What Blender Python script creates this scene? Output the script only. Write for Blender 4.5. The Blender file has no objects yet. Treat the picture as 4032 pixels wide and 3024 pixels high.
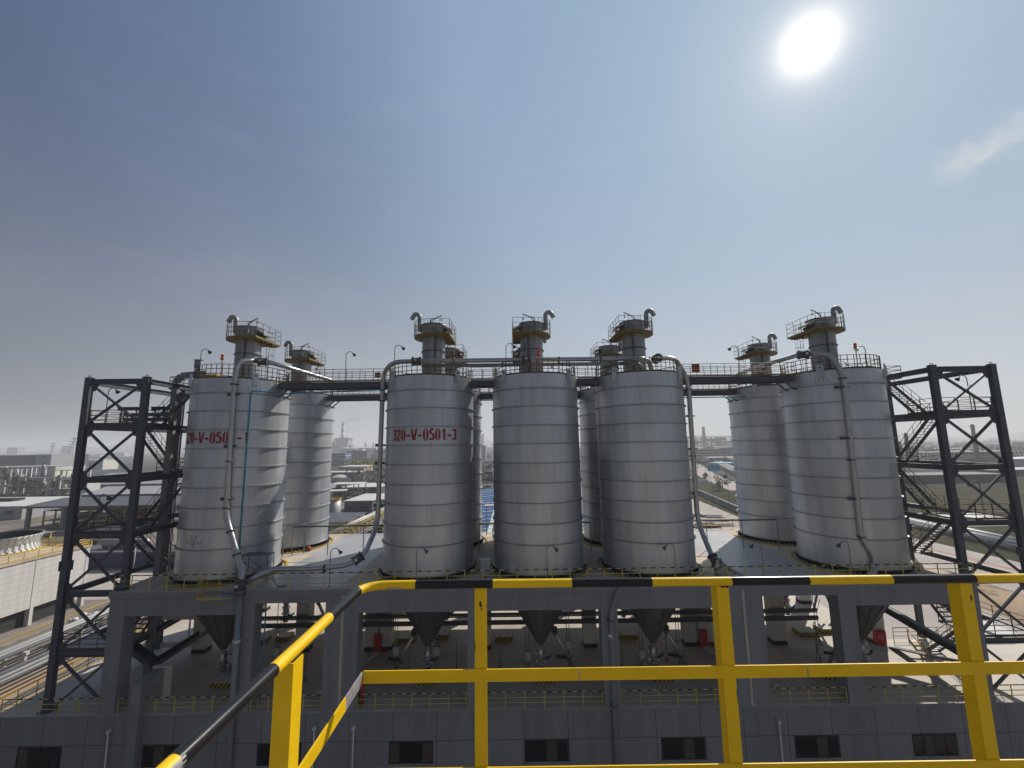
import bpy, math, random
from mathutils import Vector, Matrix
R = math.radians
random.seed(7)
S = bpy.context.scene
COL = S.collection
# ------------------------------------------------------------------ camera
cam = bpy.data.objects.new('camera', bpy.data.cameras.new('camera'))
COL.objects.link(cam); S.camera = cam
cam.data.sensor_width = 36.0
cam.data.lens = 1664.33/4032*36
cam.data.clip_start = 0.05; cam.data.clip_end = 30000
_p, _r, _y = 0.1418, -0.0150, -0.0005
_f = Vector((math.sin(_y)*math.cos(_p), math.cos(_y)*math.cos(_p), math.sin(_p)))
_rt = Vector((math.cos(_y), -math.sin(_y), 0)); _up = _rt.cross(_f)
_rt2 = _rt*math.cos(_r)+_up*math.sin(_r); _up2 = -_rt*math.sin(_r)+_up*math.cos(_r)
cam.matrix_world = Matrix(((_rt2.x,_up2.x,-_f.x,0),(_rt2.y,_up2.y,-_f.y,0),(_rt2.z,_up2.z,-_f.z,0),(0,0,0,1)))
# ------------------------------------------------------------------ sky and sun
SUN_EL, SUN_AZ = R(39.3), R(39.1)          # azimuth clockwise from +Y
SUN = Vector((math.sin(SUN_AZ)*math.cos(SUN_EL), math.cos(SUN_AZ)*math.cos(SUN_EL), math.sin(SUN_EL)))
W = bpy.data.worlds.new('World'); S.world = W; W.use_nodes = True
nt = W.node_tree; N = nt.nodes; L = nt.links; N.clear()
def nn(t, **k):
    n = N.new(t)
    for a, b in k.items(): setattr(n, a, b)
    return n
def mth(op, a, b=None, c=None, clamp=False):
    n = N.new('ShaderNodeMath'); n.operation = op; n.use_clamp = clamp
    for i, x in enumerate((a, b, c)):
        if x is None: continue
        if isinstance(x, (int, float)): n.inputs[i].default_value = x
        else: L.new(x, n.inputs[i])
    return n.outputs[0]
sky = nn('ShaderNodeTexSky', sky_type='NISHITA', sun_disc=False, sun_elevation=SUN_EL, sun_rotation=SUN_AZ,
         altitude=20, air_density=1.0, dust_density=2.2, ozone_density=2.0)
tc = nn('ShaderNodeTexCoord')
nrm = nn('ShaderNodeVectorMath', operation='NORMALIZE'); L.new(tc.outputs['Generated'], nrm.inputs[0])
dot = nn('ShaderNodeVectorMath', operation='DOT_PRODUCT'); L.new(nrm.outputs[0], dot.inputs[0]); dot.inputs[1].default_value = SUN
ang = mth('ARCCOSINE', mth('MINIMUM', dot.outputs['Value'], 0.999999))
disc = mth('MULTIPLY', mth('SUBTRACT', 1.0, mth('DIVIDE', mth('SUBTRACT', ang, R(1.0)), R(0.8)), clamp=True), 60.0)
halo = mth('ADD', mth('MULTIPLY', mth('POWER', 2.718, mth('MULTIPLY', ang, -55.0)), 40.0), mth('MULTIPLY', mth('POWER', 2.718, mth('MULTIPLY', ang, -7.0)), 1.7))
sep = nn('ShaderNodeSeparateXYZ'); L.new(nrm.outputs[0], sep.inputs[0])
zc = mth('MAXIMUM', sep.outputs['Z'], 0.0)
def ramp(fac, stops):
    r = nn('ShaderNodeValToRGB'); L.new(fac, r.inputs[0]); e = r.color_ramp.elements
    while len(e) < len(stops): e.new(0.5)
    for k, (p, c) in enumerate(stops): e[k].position = p; e[k].color = (*c, 1)
    return r.outputs[0]
af = mth('DIVIDE', ang, math.pi)
high = ramp(af, [(0.0,(.38,.50,.66)),(0.077,(.28,.43,.61)),(0.19,(.25,.37,.56)),(0.30,(.105,.18,.325)),(0.40,(.04,.08,.20)),(0.6,(.035,.062,.125)),(1.0,(.04,.065,.11))])
low = ramp(af, [(0.0,(.64,.66,.66)),(0.10,(.70,.755,.77)),(0.22,(.66,.70,.70)),(0.36,(.52,.555,.575)),(0.50,(.175,.19,.215)),(0.7,(.14,.16,.19)),(1.0,(.13,.145,.165))])
hz = mth('POWER', 2.718, mth('MULTIPLY', mth('POWER', zc, 1.25), -4.7))
grad = nn('ShaderNodeMix', data_type='RGBA'); L.new(hz, grad.inputs['Factor']); L.new(high, grad.inputs['A']); L.new(low, grad.inputs['B'])
g10 = nn('ShaderNodeVectorMath', operation='SCALE'); L.new(grad.outputs['Result'], g10.inputs[0]); g10.inputs['Scale'].default_value = 10.0
# the Nishita sky, its glare round the sun held back as the camera holds it back
cden = nn('ShaderNodeVectorMath', operation='MULTIPLY_ADD'); L.new(sky.outputs[0], cden.inputs[0]); cden.inputs[1].default_value = (1/6.5,1/6.5,1/6.5); cden.inputs[2].default_value = (1,1,1)
csky = nn('ShaderNodeVectorMath', operation='DIVIDE'); L.new(sky.outputs[0], csky.inputs[0]); L.new(cden.outputs[0], csky.inputs[1])
mixs = nn('ShaderNodeMix', data_type='RGBA'); mixs.inputs['Factor'].default_value = 0.88
L.new(csky.outputs[0], mixs.inputs['A']); L.new(g10.outputs[0], mixs.inputs['B'])
# thin streaky cloud
mp = nn('ShaderNodeMapping'); mp.inputs['Scale'].default_value = (3.2, 1.0, 9.0); mp.inputs['Rotation'].default_value = (0, R(18), R(-25))
L.new(nrm.outputs[0], mp.inputs['Vector'])
cn = nn('ShaderNodeTexNoise'); cn.inputs['Scale'].default_value = 1.5; cn.inputs['Detail'].default_value = 7; cn.inputs['Roughness'].default_value = 0.62
L.new(mp.outputs[0], cn.inputs['Vector'])
cl = mth('MULTIPLY', mth('SUBTRACT', cn.outputs[0], 0.53, clamp=True), 3.2)
C1 = Vector((0.6693,0.6206,0.4085)); C2 = Vector((0.7116,0.5587,0.4260)); CU = (C2-C1).normalized(); CV = C1.cross(C2).normalized()
def dotw(v):
    d = nn('ShaderNodeVectorMath', operation='DOT_PRODUCT'); L.new(nrm.outputs[0], d.inputs[0]); d.inputs[1].default_value = v; return d.outputs['Value']
fn = nn('ShaderNodeTexNoise'); fn.inputs['Scale'].default_value = 26; fn.inputs['Detail'].default_value = 6; L.new(nrm.outputs[0], fn.inputs['Vector'])
cv = mth('DIVIDE', mth('ADD', dotw(CV), mth('MULTIPLY', mth('SUBTRACT', fn.outputs[0], 0.5), 0.085)), 0.017)
cuu = mth('MULTIPLY', mth('SUBTRACT', dotw(CU), C1.dot(CU)-0.01), 22.0, clamp=True)
streak = mth('MULTIPLY', mth('MULTIPLY', mth('POWER', 2.718, mth('MULTIPLY', mth('MULTIPLY', cv, cv), -1.0)), cuu), mth('MULTIPLY', mth('SUBTRACT', cn.outputs[0], 0.25, clamp=True), 2.0, clamp=True))
front = mth('MULTIPLY', mth('SUBTRACT', dotw((C1+C2).normalized()), 0.9), 10.0, clamp=True)
cmask = mth('ADD', mth('MULTIPLY', cl, 0.06), mth('MULTIPLY', mth('MULTIPLY', streak, front), 0.75))
cadd = nn('ShaderNodeMix', data_type='RGBA'); L.new(mth('MINIMUM', cmask, 0.75), cadd.inputs['Factor']); L.new(mixs.outputs['Result'], cadd.inputs['A']); cadd.inputs['B'].default_value = (8.2, 8.0, 7.6, 1)
gl0 = nn('ShaderNodeVectorMath', operation='SCALE'); gl0.inputs[0].default_value = (1.0, 0.97, 0.90); L.new(disc, gl0.inputs['Scale'])
gl1 = nn('ShaderNodeVectorMath', operation='SCALE'); gl1.inputs[0].default_value = (1.0, 0.88, 0.68); L.new(halo, gl1.inputs['Scale'])
gl = nn('ShaderNodeVectorMath', operation='ADD'); L.new(gl0.outputs[0], gl.inputs[0]); L.new(gl1.outputs[0], gl.inputs[1])
fin = nn('ShaderNodeVectorMath', operation='ADD'); L.new(cadd.outputs['Result'], fin.inputs[0]); L.new(gl.outputs[0], fin.inputs[1])
bg = nn('ShaderNodeBackground'); bg.inputs['Strength'].default_value = 0.10; L.new(fin.outputs[0], bg.inputs['Color'])
wo = nn('ShaderNodeOutputWorld'); L.new(bg.outputs[0], wo.inputs['Surface'])
sl = bpy.data.lights.new('sun', 'SUN'); sl.energy = 4.9; sl.angle = R(0.6); sl.color = (1.0, 0.93, 0.82)
so = bpy.data.objects.new('sun', sl); COL.objects.link(so)
so.rotation_euler = (-SUN).to_track_quat('-Z', 'Y').to_euler(); so.location = SUN*200
S.view_settings.view_transform = 'Standard'; S.view_settings.look = 'None'
S.view_settings.gamma = 1.0; S.view_settings.exposure = 0.0
S.cycles.use_denoising = True
S.cycles.max_bounces = 6; S.cycles.volume_bounces = 1
S.cycles.sample_clamp_indirect = 6.0
# ------------------------------------------------------------------ materials
def mat(name, col, rough=0.6, metal=0.0, var=0.18, scale=0.8, stretch=(1,1,1), bump=0.0, spec=0.3, col2=None, thr=None, fine=0.0, kind=None):
    m = bpy.data.materials.new(name); m.use_nodes = True
    t = m.node_tree; n = t.nodes; l = t.links
    b = n['Principled BSDF']; b.inputs['Metallic'].default_value = metal; b.inputs['Roughness'].default_value = rough
    b.inputs['Specular IOR Level'].default_value = spec
    g = n.new('ShaderNodeNewGeometry'); mp = n.new('ShaderNodeMapping'); mp.inputs['Scale'].default_value = stretch
    l.new(g.outputs['Position'], mp.inputs['Vector'])
    tx = n.new('ShaderNodeTexNoise'); tx.inputs['Scale'].default_value = scale; tx.inputs['Detail'].default_value = 6; tx.inputs['Roughness'].default_value = 0.65
    l.new(mp.outputs[0], tx.inputs['Vector'])
    r = n.new('ShaderNodeMapRange'); r.inputs['From Min'].default_value = 0.3; r.inputs['From Max'].default_value = 0.7
    r.inputs['To Min'].default_value = 1-var; r.inputs['To Max'].default_value = 1+var
    l.new(tx.outputs[0], r.inputs['Value'])
    sc = n.new('ShaderNodeVectorMath'); sc.operation = 'SCALE'; sc.inputs[0].default_value = col[:3]; l.new(r.outputs[0], sc.inputs['Scale'])
    out = sc.outputs[0]
    if col2 is not None:
        t2 = n.new('ShaderNodeTexNoise'); t2.inputs['Scale'].default_value = scale*2.7; t2.inputs['Detail'].default_value = 8; t2.inputs['Roughness'].default_value = 0.7
        l.new(mp.outputs[0], t2.inputs['Vector'])
        r2 = n.new('ShaderNodeMapRange'); r2.inputs['From Min'].default_value = thr; r2.inputs['From Max'].default_value = thr+0.06
        l.new(t2.outputs[0], r2.inputs['Value'])
        mx = n.new('ShaderNodeMix'); mx.data_type = 'RGBA'; l.new(r2.outputs[0], mx.inputs['Factor']); l.new(out, mx.inputs['A']); mx.inputs['B'].default_value = (*col2, 1)
        out = mx.outputs['Result']
    l.new(out, b.inputs['Base Color'])
    rr = n.new('ShaderNodeMapRange'); rr.inputs['To Min'].default_value = max(0.05, rough-0.1); rr.inputs['To Max'].default_value = min(1, rough+0.1)
    l.new(tx.outputs[0], rr.inputs['Value']); l.new(rr.outputs[0], b.inputs['Roughness'])
    if bump:
        bp = n.new('ShaderNodeBump'); bp.inputs['Strength'].default_value = bump; bp.inputs['Distance'].default_value = 0.02
        t3 = n.new('ShaderNodeTexNoise'); t3.inputs['Scale'].default_value = scale*6; t3.inputs['Detail'].default_value = 4
        l.new(mp.outputs[0], t3.inputs['Vector']); l.new(t3.outputs[0], bp.inputs['Height']); l.new(bp.outputs[0], b.inputs['Normal'])
    return m
M = {}
M['galv'] = mat('galvanised_sheet', (0.49,0.51,0.53), 0.42, 0.70, 0.17, 0.9, (1,1,0.10), 0.04)
def plates(m, course, arcs, off):
    """plate-to-plate tone of a welded shell: every rolled plate is a little lighter or darker than its neighbours"""
    t = m.node_tree; n = t.nodes; l = t.links; b = n['Principled BSDF']; src = b.inputs['Base Color'].links[0].from_socket
    tcn = n.new('ShaderNodeTexCoord'); sp = n.new('ShaderNodeSeparateXYZ'); l.new(tcn.outputs['Object'], sp.inputs[0]); oi = n.new('ShaderNodeObjectInfo')
    def mm(op, x, y=None):
        q = n.new('ShaderNodeMath'); q.operation = op
        for k, v in enumerate((x, y)):
            if v is None: continue
            if isinstance(v, (int, float)): q.inputs[k].default_value = v
            else: l.new(v, q.inputs[k])
        return q.outputs[0]
    c = mm('FLOOR', mm('DIVIDE', mm('ADD', sp.outputs['Z'], off), course))
    lx = n.new('ShaderNodeVectorMath'); lx.operation = 'SUBTRACT'; l.new(tcn.outputs['Object'], lx.inputs[0]); s2 = n.new('ShaderNodeSeparateXYZ'); l.new(lx.outputs[0], s2.inputs[0])
    a = mm('ADD', mm('DIVIDE', mm('ARCTAN2', s2.outputs['Y'], s2.outputs['X']), 6.2832/arcs), mm('MULTIPLY', c, 0.43))
    cv = n.new('ShaderNodeCombineXYZ'); l.new(mm('FLOOR', a), cv.inputs[0]); l.new(c, cv.inputs[1]); l.new(mm('MULTIPLY', oi.outputs['Random'], 50.0), cv.inputs[2])
    w = n.new('ShaderNodeTexWhiteNoise'); l.new(cv.outputs[0], w.inputs['Vector'])
    seam = mm('LESS_THAN', mm('FRACT', a), 0.012)
    f = mm('MULTIPLY', mm('ADD', mm('MULTIPLY', w.outputs['Value'], 0.17), 0.915), mm('SUBTRACT', 1.0, mm('MULTIPLY', seam, 0.16)))
    sc = n.new('ShaderNodeVectorMath'); sc.operation = 'SCALE'; l.new(src, sc.inputs[0]); l.new(f, sc.inputs['Scale']); l.new(sc.outputs[0], b.inputs['Base Color'])
plates(M['galv'], 1.54, 6, 0.43)
M['galv_dark'] = mat('weathered_galvanised', (0.30,0.305,0.30), 0.5, 0.5, 0.30, 1.6, (1,1,0.12), 0.05)
M['pipe'] = mat('galvanised_pipe', (0.42,0.42,0.41), 0.35, 0.7, 0.12, 2.0)
M['viewer'] = mat('grey_render', (0.30,0.30,0.30), 0.8)
M['platform'] = mat('shade_darkened_yellow_plate', (0.20,0.135,0.03), 0.6, 0, 0.3, 2.0)  # yellow paint darkened in the colour to imitate backlit platform undersides
M['steel'] = mat('dark_blue_grey_steel', (0.075,0.084,0.102), 0.5, 0.0, 0.2, 1.5)
M['steel_grey'] = mat('grey_painted_steel', (0.20,0.21,0.22), 0.5, 0.0, 0.15, 1.5)
M['ring'] = mat('ring_steel', (0.30,0.305,0.31), 0.5, 0.5, 0.2, 1.5)
M['yellow'] = mat('yellow_paint', (0.46,0.30,0.035), 0.45, 0.0, 0.12, 3.0)
M['yellow_near'] = mat('worn_yellow_paint', (0.75,0.47,0.004), 0.45, 0.0, 0.09, 7.0, bump=0.03, spec=0.3, col2=(0.10,0.07,0.04), thr=0.675)
M['black_near'] = mat('glossy_black_paint', (0.013,0.013,0.016), 0.25, 0.0, 0.2, 5.0, bump=0.02)
M['scraped'] = mat('scraped_bare_steel', (0.33,0.32,0.33), 0.5, 0.3, 0.25, 40.0)
M['black'] = mat('black_paint', (0.016,0.016,0.018), 0.5)
M['rust_red'] = mat('red_primer', (0.23,0.075,0.045), 0.7, 0.0, 0.3, 2.0)
M['concrete'] = mat('warm_concrete', (0.46,0.40,0.335), 0.85, 0.0, 0.22, 0.35, bump=0.05, col2=(0.27,0.235,0.20), thr=0.60)
M['concrete_floor'] = mat('trowelled_concrete', (0.44,0.395,0.34), 0.7, 0.0, 0.2, 0.25, bump=0.03, col2=(0.30,0.275,0.245), thr=0.62)
M['plate'] = mat('smooth_grey_roofing', (0.34,0.345,0.36), 0.38, 0.0, 0.12, 0.6, bump=0.02)
M['wallgrey'] = mat('grey_painted_concrete', (0.20,0.207,0.222), 0.7, 0.0, 0.16, 0.9, (1.6,1.6,0.12), 0.03, col2=(0.13,0.13,0.13), thr=0.66)
M['column_pale'] = mat('pale_painted_concrete', (0.50,0.48,0.45), 0.75, 0.0, 0.14, 0.8, (1,1,0.4))
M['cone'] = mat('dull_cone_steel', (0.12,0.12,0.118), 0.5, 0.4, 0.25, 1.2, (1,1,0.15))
M['blue'] = mat('light_blue_paint', (0.03,0.27,0.42), 0.5, 0, 0.1)
M['navy'] = mat('navy_paint', (0.02,0.04,0.12), 0.5, 0, 0.2)
M['white'] = mat('white_sheet', (0.55,0.55,0.53), 0.6, 0, 0.12, 0.3, spec=0.15)
M['offwhite'] = mat('offwhite_plaster', (0.62,0.60,0.53), 0.8, 0, 0.1, 0.1)
M['panel'] = mat('pale_grey_cladding', (0.52,0.51,0.50), 0.7, 0, 0.10, 0.4, (1,1,1), 0.02)
M['midgrey'] = mat('mid_grey_cladding', (0.11,0.117,0.132), 0.7, 0, 0.12, 0.2, spec=0.12)
M['lightgrey'] = mat('light_grey_sheet', (0.34,0.35,0.365), 0.65, 0, 0.08, 0.15, spec=0.12)
M['red'] = mat('red_paint', (0.42,0.02,0.025), 0.5, 0, 0.15)
M['textred'] = mat('dull_red_lettering', (0.30,0.018,0.028), 0.6, 0, 0.2, 6.0)
M['ghost'] = mat('overpainted_lettering', (0.375,0.385,0.40), 0.5, 0.6, 0.1, 6.0)
M['flag'] = mat('orange_red_cloth', (0.62,0.09,0.035), 0.8, 0, 0.25, 5.0)
M['dark'] = mat('dark_opening', (0.02,0.022,0.025), 0.6)
M['green'] = mat('green_paint', (0.02,0.10,0.06), 0.6)
M['tan'] = mat('tan_cladding', (0.58,0.42,0.28), 0.8, 0, 0.1, 0.2)
M['blueroof'] = mat('blue_roof_sheet', (0.03,0.085,0.23), 0.6, 0, 0.2, 0.3, spec=0.1)
M['skylight'] = mat('pale_skylight_strip', (0.5,0.56,0.60), 0.6, 0, 0.1, spec=0.1)
M['pane_reflection'] = mat('reflection_toned_pane', (0.07,0.06,0.05), 0.7, 0, 0.3, 4.0)  # brownish tone painted on some panes in place of window reflections
M['foliage'] = mat('dark_leaves', (0.030,0.052,0.022), 0.9, 0, 0.45, 1.5)
M['trunk'] = mat('bark', (0.09,0.07,0.05), 0.9)
M['smoke'] = None
M['soil'] = mat('bare_soil', (0.33,0.245,0.17), 0.95, 0, 0.25, 0.06, bump=0.1, spec=0.05, col2=(0.20,0.17,0.12), thr=0.56)
M['grass'] = mat('dry_grass', (0.042,0.044,0.024), 0.95, 0, 0.5, 0.10, (1,0.5,1), 0.2, spec=0.03, col2=(0.085,0.07,0.045), thr=0.56)
M['asphalt'] = mat('pale_concrete_road', (0.40,0.36,0.33), 0.9, 0, 0.15, 0.15, bump=0.02, spec=0.1)
M['yellow_rail'] = mat('faded_yellow_rail', (0.50,0.41,0.10), 0.5, 0, 0.15)
M['rail_dark'] = mat('backlit_toned_rail', (0.13,0.085,0.035), 0.6, 0, 0.3, 2.0)  # darker copy of the rail yellow, toned as if backlit by the sky
M['yard'] = mat('works_yard', (0.20,0.175,0.15), 0.9, 0, 0.4, 0.08, bump=0.05, spec=0.05, col2=(0.16,0.15,0.14), thr=0.55)
M['hills'] = mat('far_hills', (0.07,0.09,0.08), 0.9, 0, 0.3, 0.004)
M['city'] = mat('far_city_ground', (0.060,0.066,0.066), 0.95, 0, 0.8, 0.02, spec=0.03)
M['mach'] = mat('dark_machinery', (0.035,0.038,0.042), 0.6, 0, 0.5, 1.5)
def glassmat():
    m = bpy.data.materials.new('dark_window_glass'); m.use_nodes = True
    b = m.node_tree.nodes['Principled BSDF']; b.inputs['Base Color'].default_value = (0.012,0.013,0.015,1); b.inputs['Roughness'].default_value = 0.06
    return m
M['glass'] = glassmat()
def lamp_glass():
    m = bpy.data.materials.new('pale_lamp_shade'); m.use_nodes = True
    b = m.node_tree.nodes['Principled BSDF']; b.inputs['Base Color'].default_value = (0.7,0.7,0.68,1); b.inputs['Roughness'].default_value = 0.3
    return m
M['shade'] = lamp_glass()
def stripes(name, period, angle_dir, ca, cb):
    m = mat(name, ca, 0.6); t = m.node_tree; n = t.nodes; l = t.links; b = n['Principled BSDF']
    g = n.new('ShaderNodeNewGeometry'); d = n.new('ShaderNodeVectorMath'); d.operation = 'DOT_PRODUCT'; d.inputs[1].default_value = angle_dir
    l.new(g.outputs['Position'], d.inputs[0])
    q = n.new('ShaderNodeMath'); q.operation = 'DIVIDE'; l.new(d.outputs['Value'], q.inputs[0]); q.inputs[1].default_value = period
    fr = n.new('ShaderNodeMath'); fr.operation = 'FRACT'; l.new(q.outputs[0], fr.inputs[0])
    gt = n.new('ShaderNodeMath'); gt.operation = 'GREATER_THAN'; l.new(fr.outputs[0], gt.inputs[0]); gt.inputs[1].default_value = 0.5
    mx = n.new('ShaderNodeMix'); mx.data_type = 'RGBA'; l.new(gt.outputs[0], mx.inputs['Factor']); mx.inputs['A'].default_value = (*ca,1); mx.inputs['B'].default_value = (*cb,1)
    l.new(mx.outputs['Result'], b.inputs['Base Color']); return m
M['hazard'] = stripes('black_yellow_stripes', 0.34, (1.0, 0.35, -1.0), (0.42,0.28,0.03), (0.015,0.015,0.015))
M['chimney'] = stripes('banded_chimney', 26.0, (0,0,1), (0.55,0.55,0.55), (0.24,0.19,0.20))
M['louvre'] = stripes('dark_louvres', 0.5, (0,0,1), (0.05,0.05,0.05), (0.02,0.02,0.02))
def jointed(name, col, pw, ph, off=(0,0), dark=0.45, lw=0.02, axis='X'):
    """painted wall with a thin grid of panel joints (real grooves of the cladding, in world metres)"""
    m = mat(name, col, 0.7, 0, 0.16, 0.9, (1.4,1.4,0.10), 0.03, col2=tuple(c*.72 for c in col), thr=0.62); t = m.node_tree; n = t.nodes; l = t.links; b = n['Principled BSDF']
    src = b.inputs['Base Color'].links[0].from_socket
    g = n.new('ShaderNodeNewGeometry'); s = n.new('ShaderNodeSeparateXYZ'); l.new(g.outputs['Position'], s.inputs[0])
    def line(sock, per, o):
        a = n.new('ShaderNodeMath'); a.operation = 'ADD'; l.new(sock, a.inputs[0]); a.inputs[1].default_value = -o + per*1000
        q = n.new('ShaderNodeMath'); q.operation = 'MODULO'; l.new(a.outputs[0], q.inputs[0]); q.inputs[1].default_value = per
        c = n.new('ShaderNodeMath'); c.operation = 'LESS_THAN'; l.new(q.outputs[0], c.inputs[0]); c.inputs[1].default_value = lw
        return c.outputs[0]
    a = n.new('ShaderNodeMath'); a.operation = 'MAXIMUM'; l.new(line(s.outputs[axis], pw, off[0]), a.inputs[0]); l.new(line(s.outputs['Z'], ph, off[1]), a.inputs[1])
    mx = n.new('ShaderNodeMix'); mx.data_type = 'RGBA'; l.new(a.outputs[0], mx.inputs['Factor']); l.new(src, mx.inputs['A']); mx.inputs['B'].default_value = (col[0]*dark, col[1]*dark, col[2]*dark, 1)
    l.new(mx.outputs['Result'], b.inputs['Base Color']); return m
M['facade'] = jointed('panelled_grey_wall', (0.20,0.208,0.225), 3.08, 4.0, (0.48,-20.47), 0.25, 0.04)
M['cladgrid'] = jointed('gridded_cladding', (0.55,0.53,0.52), 2.4, 0.9, (0,-16.9), 0.72, 0.06, 'Y')
M['bluebands'] = jointed('blue_banded_wall', (0.10,0.14,0.22), 30, 5.5, (0,-25), 3.6, 1.0)
M['ribbed'] = jointed('ribbed_windows', (0.55,0.54,0.47), 400.0, 3.6, (0,-25.6), 0.32, 1.5)
# ------------------------------------------------------------------ mesh building
WLOC = {}
class MB:
    def __init__(s): s.v = []; s.f = []; s.m = []; s.s = []
    def add(s, vs, fs, mi=0, sm=False):
        b = len(s.v); s.v += [tuple(v) for v in vs]
        for f in fs: s.f.append(tuple(b+i for i in f)); s.m.append(mi); s.s.append(sm)
        return s
    def box(s, x0, x1, y0, y1, z0, z1, mi=0):
        return s.add([(x0,y0,z0),(x1,y0,z0),(x1,y1,z0),(x0,y1,z0),(x0,y0,z1),(x1,y0,z1),(x1,y1,z1),(x0,y1,z1)],
              [(0,3,2,1),(4,5,6,7),(0,1,5,4),(1,2,6,5),(2,3,7,6),(3,0,4,7)], mi)
    def frame(s, p, q, up=(0,0,1)):
        p = Vector(p); q = Vector(q); d = (q-p).normalized(); u = Vector(up)
        if abs(d.dot(u)) > 0.98: u = Vector((0,1,0))
        sd = d.cross(u).normalized(); u = sd.cross(d); return p, q, sd, u
    def bar(s, p, q, w, h, mi=0, up=(0,0,1), dw=0, dh=0):
        p, q, sd, u = s.frame(p, q, up); o = sd*dw+u*dh; a = sd*(w/2); b = u*(h/2)
        vs = [p+o-a-b,p+o+a-b,p+o+a+b,p+o-a+b,q+o-a-b,q+o+a-b,q+o+a+b,q+o-a+b]
        return s.add(vs, [(0,1,2,3),(4,7,6,5),(0,4,5,1),(1,5,6,2),(2,6,7,3),(3,7,4,0)], mi)
    def ibeam(s, p, q, w, h, t=0.03, mi=0, up=(0,0,1)):
        s.bar(p,q,w,t,mi,up,0,h/2-t/2); s.bar(p,q,w,t,mi,up,0,-h/2+t/2); return s.bar(p,q,t,h-2*t,mi,up)
    def tube(s, pts, r, n=8, mi=0, cap=True, closed=False, sm=True, mis=None):
        pts = [Vector(p) for p in pts]; k = len(pts); rings = []; pd = None; pu = None
        for i, p in enumerate(pts):
            if closed: d = (pts[(i+1)%k]-pts[i-1])
            else: d = (pts[min(i+1,k-1)]-pts[max(i-1,0)])
            d = d.normalized() if d.length > 1e-9 else Vector((0,0,1))
            if pu is None:
                u = Vector((0,0,1)) if abs(d.z) < 0.9 else Vector((1,0,0)); pu = (u-d*u.dot(d)).normalized()
            else:
                pu = pu-d*pu.dot(d); pu = pu.normalized() if pu.length > 1e-6 else Vector((1,0,0))
            sd = d.cross(pu); rr = r[i] if isinstance(r,(list,tuple)) else r
            if 0 < i < k-1 and not closed:
                c = (pts[i]-pts[i-1]).normalized().dot((pts[i+1]-pts[i]).normalized()); rr = rr/max(0.6, math.sqrt((1+c)/2)) if c < 0.5 else rr
            rings.append([p+(pu*math.cos(2*math.pi*j/n)+sd*math.sin(2*math.pi*j/n))*rr for j in range(n)])
        b = len(s.v)
        for rg in rings: s.v += [tuple(v) for v in rg]
        for i in range(k if closed else k-1):
            i2 = (i+1)%k; mm = mis[i] if mis else mi
            for j in range(n):
                s.f.append((b+i*n+j, b+i2*n+j, b+i2*n+(j+1)%n, b+i*n+(j+1)%n)); s.m.append(mm); s.s.append(sm)
        if cap and not closed:
            s.f.append(tuple(b+j for j in range(n))); s.m.append(mis[0] if mis else mi); s.s.append(False)
            s.f.append(tuple(b+(k-1)*n+j for j in reversed(range(n)))); s.m.append(mis[-1] if mis else mi); s.s.append(False)
        return s
    def lathe(s, prof, c=(0,0,0), n=48, mi=0, sm=True, closed=False):
        b = len(s.v); k = len(prof)
        for (r, z) in prof:
            for j in range(n):
                a = 2*math.pi*j/n; s.v.append((c[0]+r*math.cos(a), c[1]+r*math.sin(a), c[2]+z))
        for i in range(k if closed else k-1):
            i2 = (i+1)%k
            for j in range(n):
                s.f.append((b+i*n+j, b+i*n+(j+1)%n, b+i2*n+(j+1)%n, b+i2*n+j)); s.m.append(mi); s.s.append(sm)
        return s
    def ring(s, c, r0, r1, z0, z1, n=64, mi=0):
        return s.lathe([(r1,z0),(r1,z1),(r0,z1),(r0,z0)], c, n, mi, False, True)
    def prism(s, poly, z0, z1, mi=0):
        k = len(poly)
        vs = [(x,y,z0) for x,y in poly]+[(x,y,z1) for x,y in poly]
        return s.add(vs, [tuple(reversed(range(k))), tuple(range(k,2*k))]+[(i,(i+1)%k,k+(i+1)%k,k+i) for i in range(k)], mi)
    def sheet(s, poly, z, mi=0):
        return s.add([(x,y,z) for x,y in poly], [tuple(range(len(poly)))], mi)
    def build(s, name, mats, parent=None, local=False):
        me = bpy.data.meshes.new(name); o3 = Vector((0,0,0))
        if parent is not None and not local: o3 = WLOC[parent.name]
        me.from_pydata([(v[0]-o3.x, v[1]-o3.y, v[2]-o3.z) for v in s.v], [], s.f)
        me.polygons.foreach_set('material_index', s.m); me.polygons.foreach_set('use_smooth', s.s)
        if not isinstance(mats, (list,tuple)): mats = [mats]
        for m in mats: me.materials.append(M[m] if isinstance(m, str) else m)
        me.update()
        o = bpy.data.objects.new(name, me); COL.objects.link(o)
        if parent is not None: o.parent = parent; WLOC[o.name] = WLOC[parent.name]
        else: WLOC[o.name] = Vector((0,0,0))
        return o
def tag(o, label, cat, group=None, kind=None):
    if label: o['label'] = label
    if cat: o['category'] = cat
    if group: o['group'] = group
    if kind: o['kind'] = kind
    return o
def thing(name, label, cat, loc=(0,0,0), group=None):
    o = bpy.data.objects.new(name, None); COL.objects.link(o); o.location = loc; o.empty_display_size = 0.3
    WLOC[o.name] = Vector(loc); return tag(o, label, cat, group)
def solo(mb, name, mats, label, cat, loc=(0,0,0), group=None):
    """a thing that is one mesh; its vertices are in world metres, its origin is put at loc"""
    o = mb.build(name, mats)
    l = Vector(loc)
    for v in o.data.vertices: v.co -= l
    o.location = l; WLOC[o.name] = l
    return tag(o, label, cat, group)
def struct(mb, name, mats):
    o = mb.build(name, mats); o['kind'] = 'structure'; return o
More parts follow.
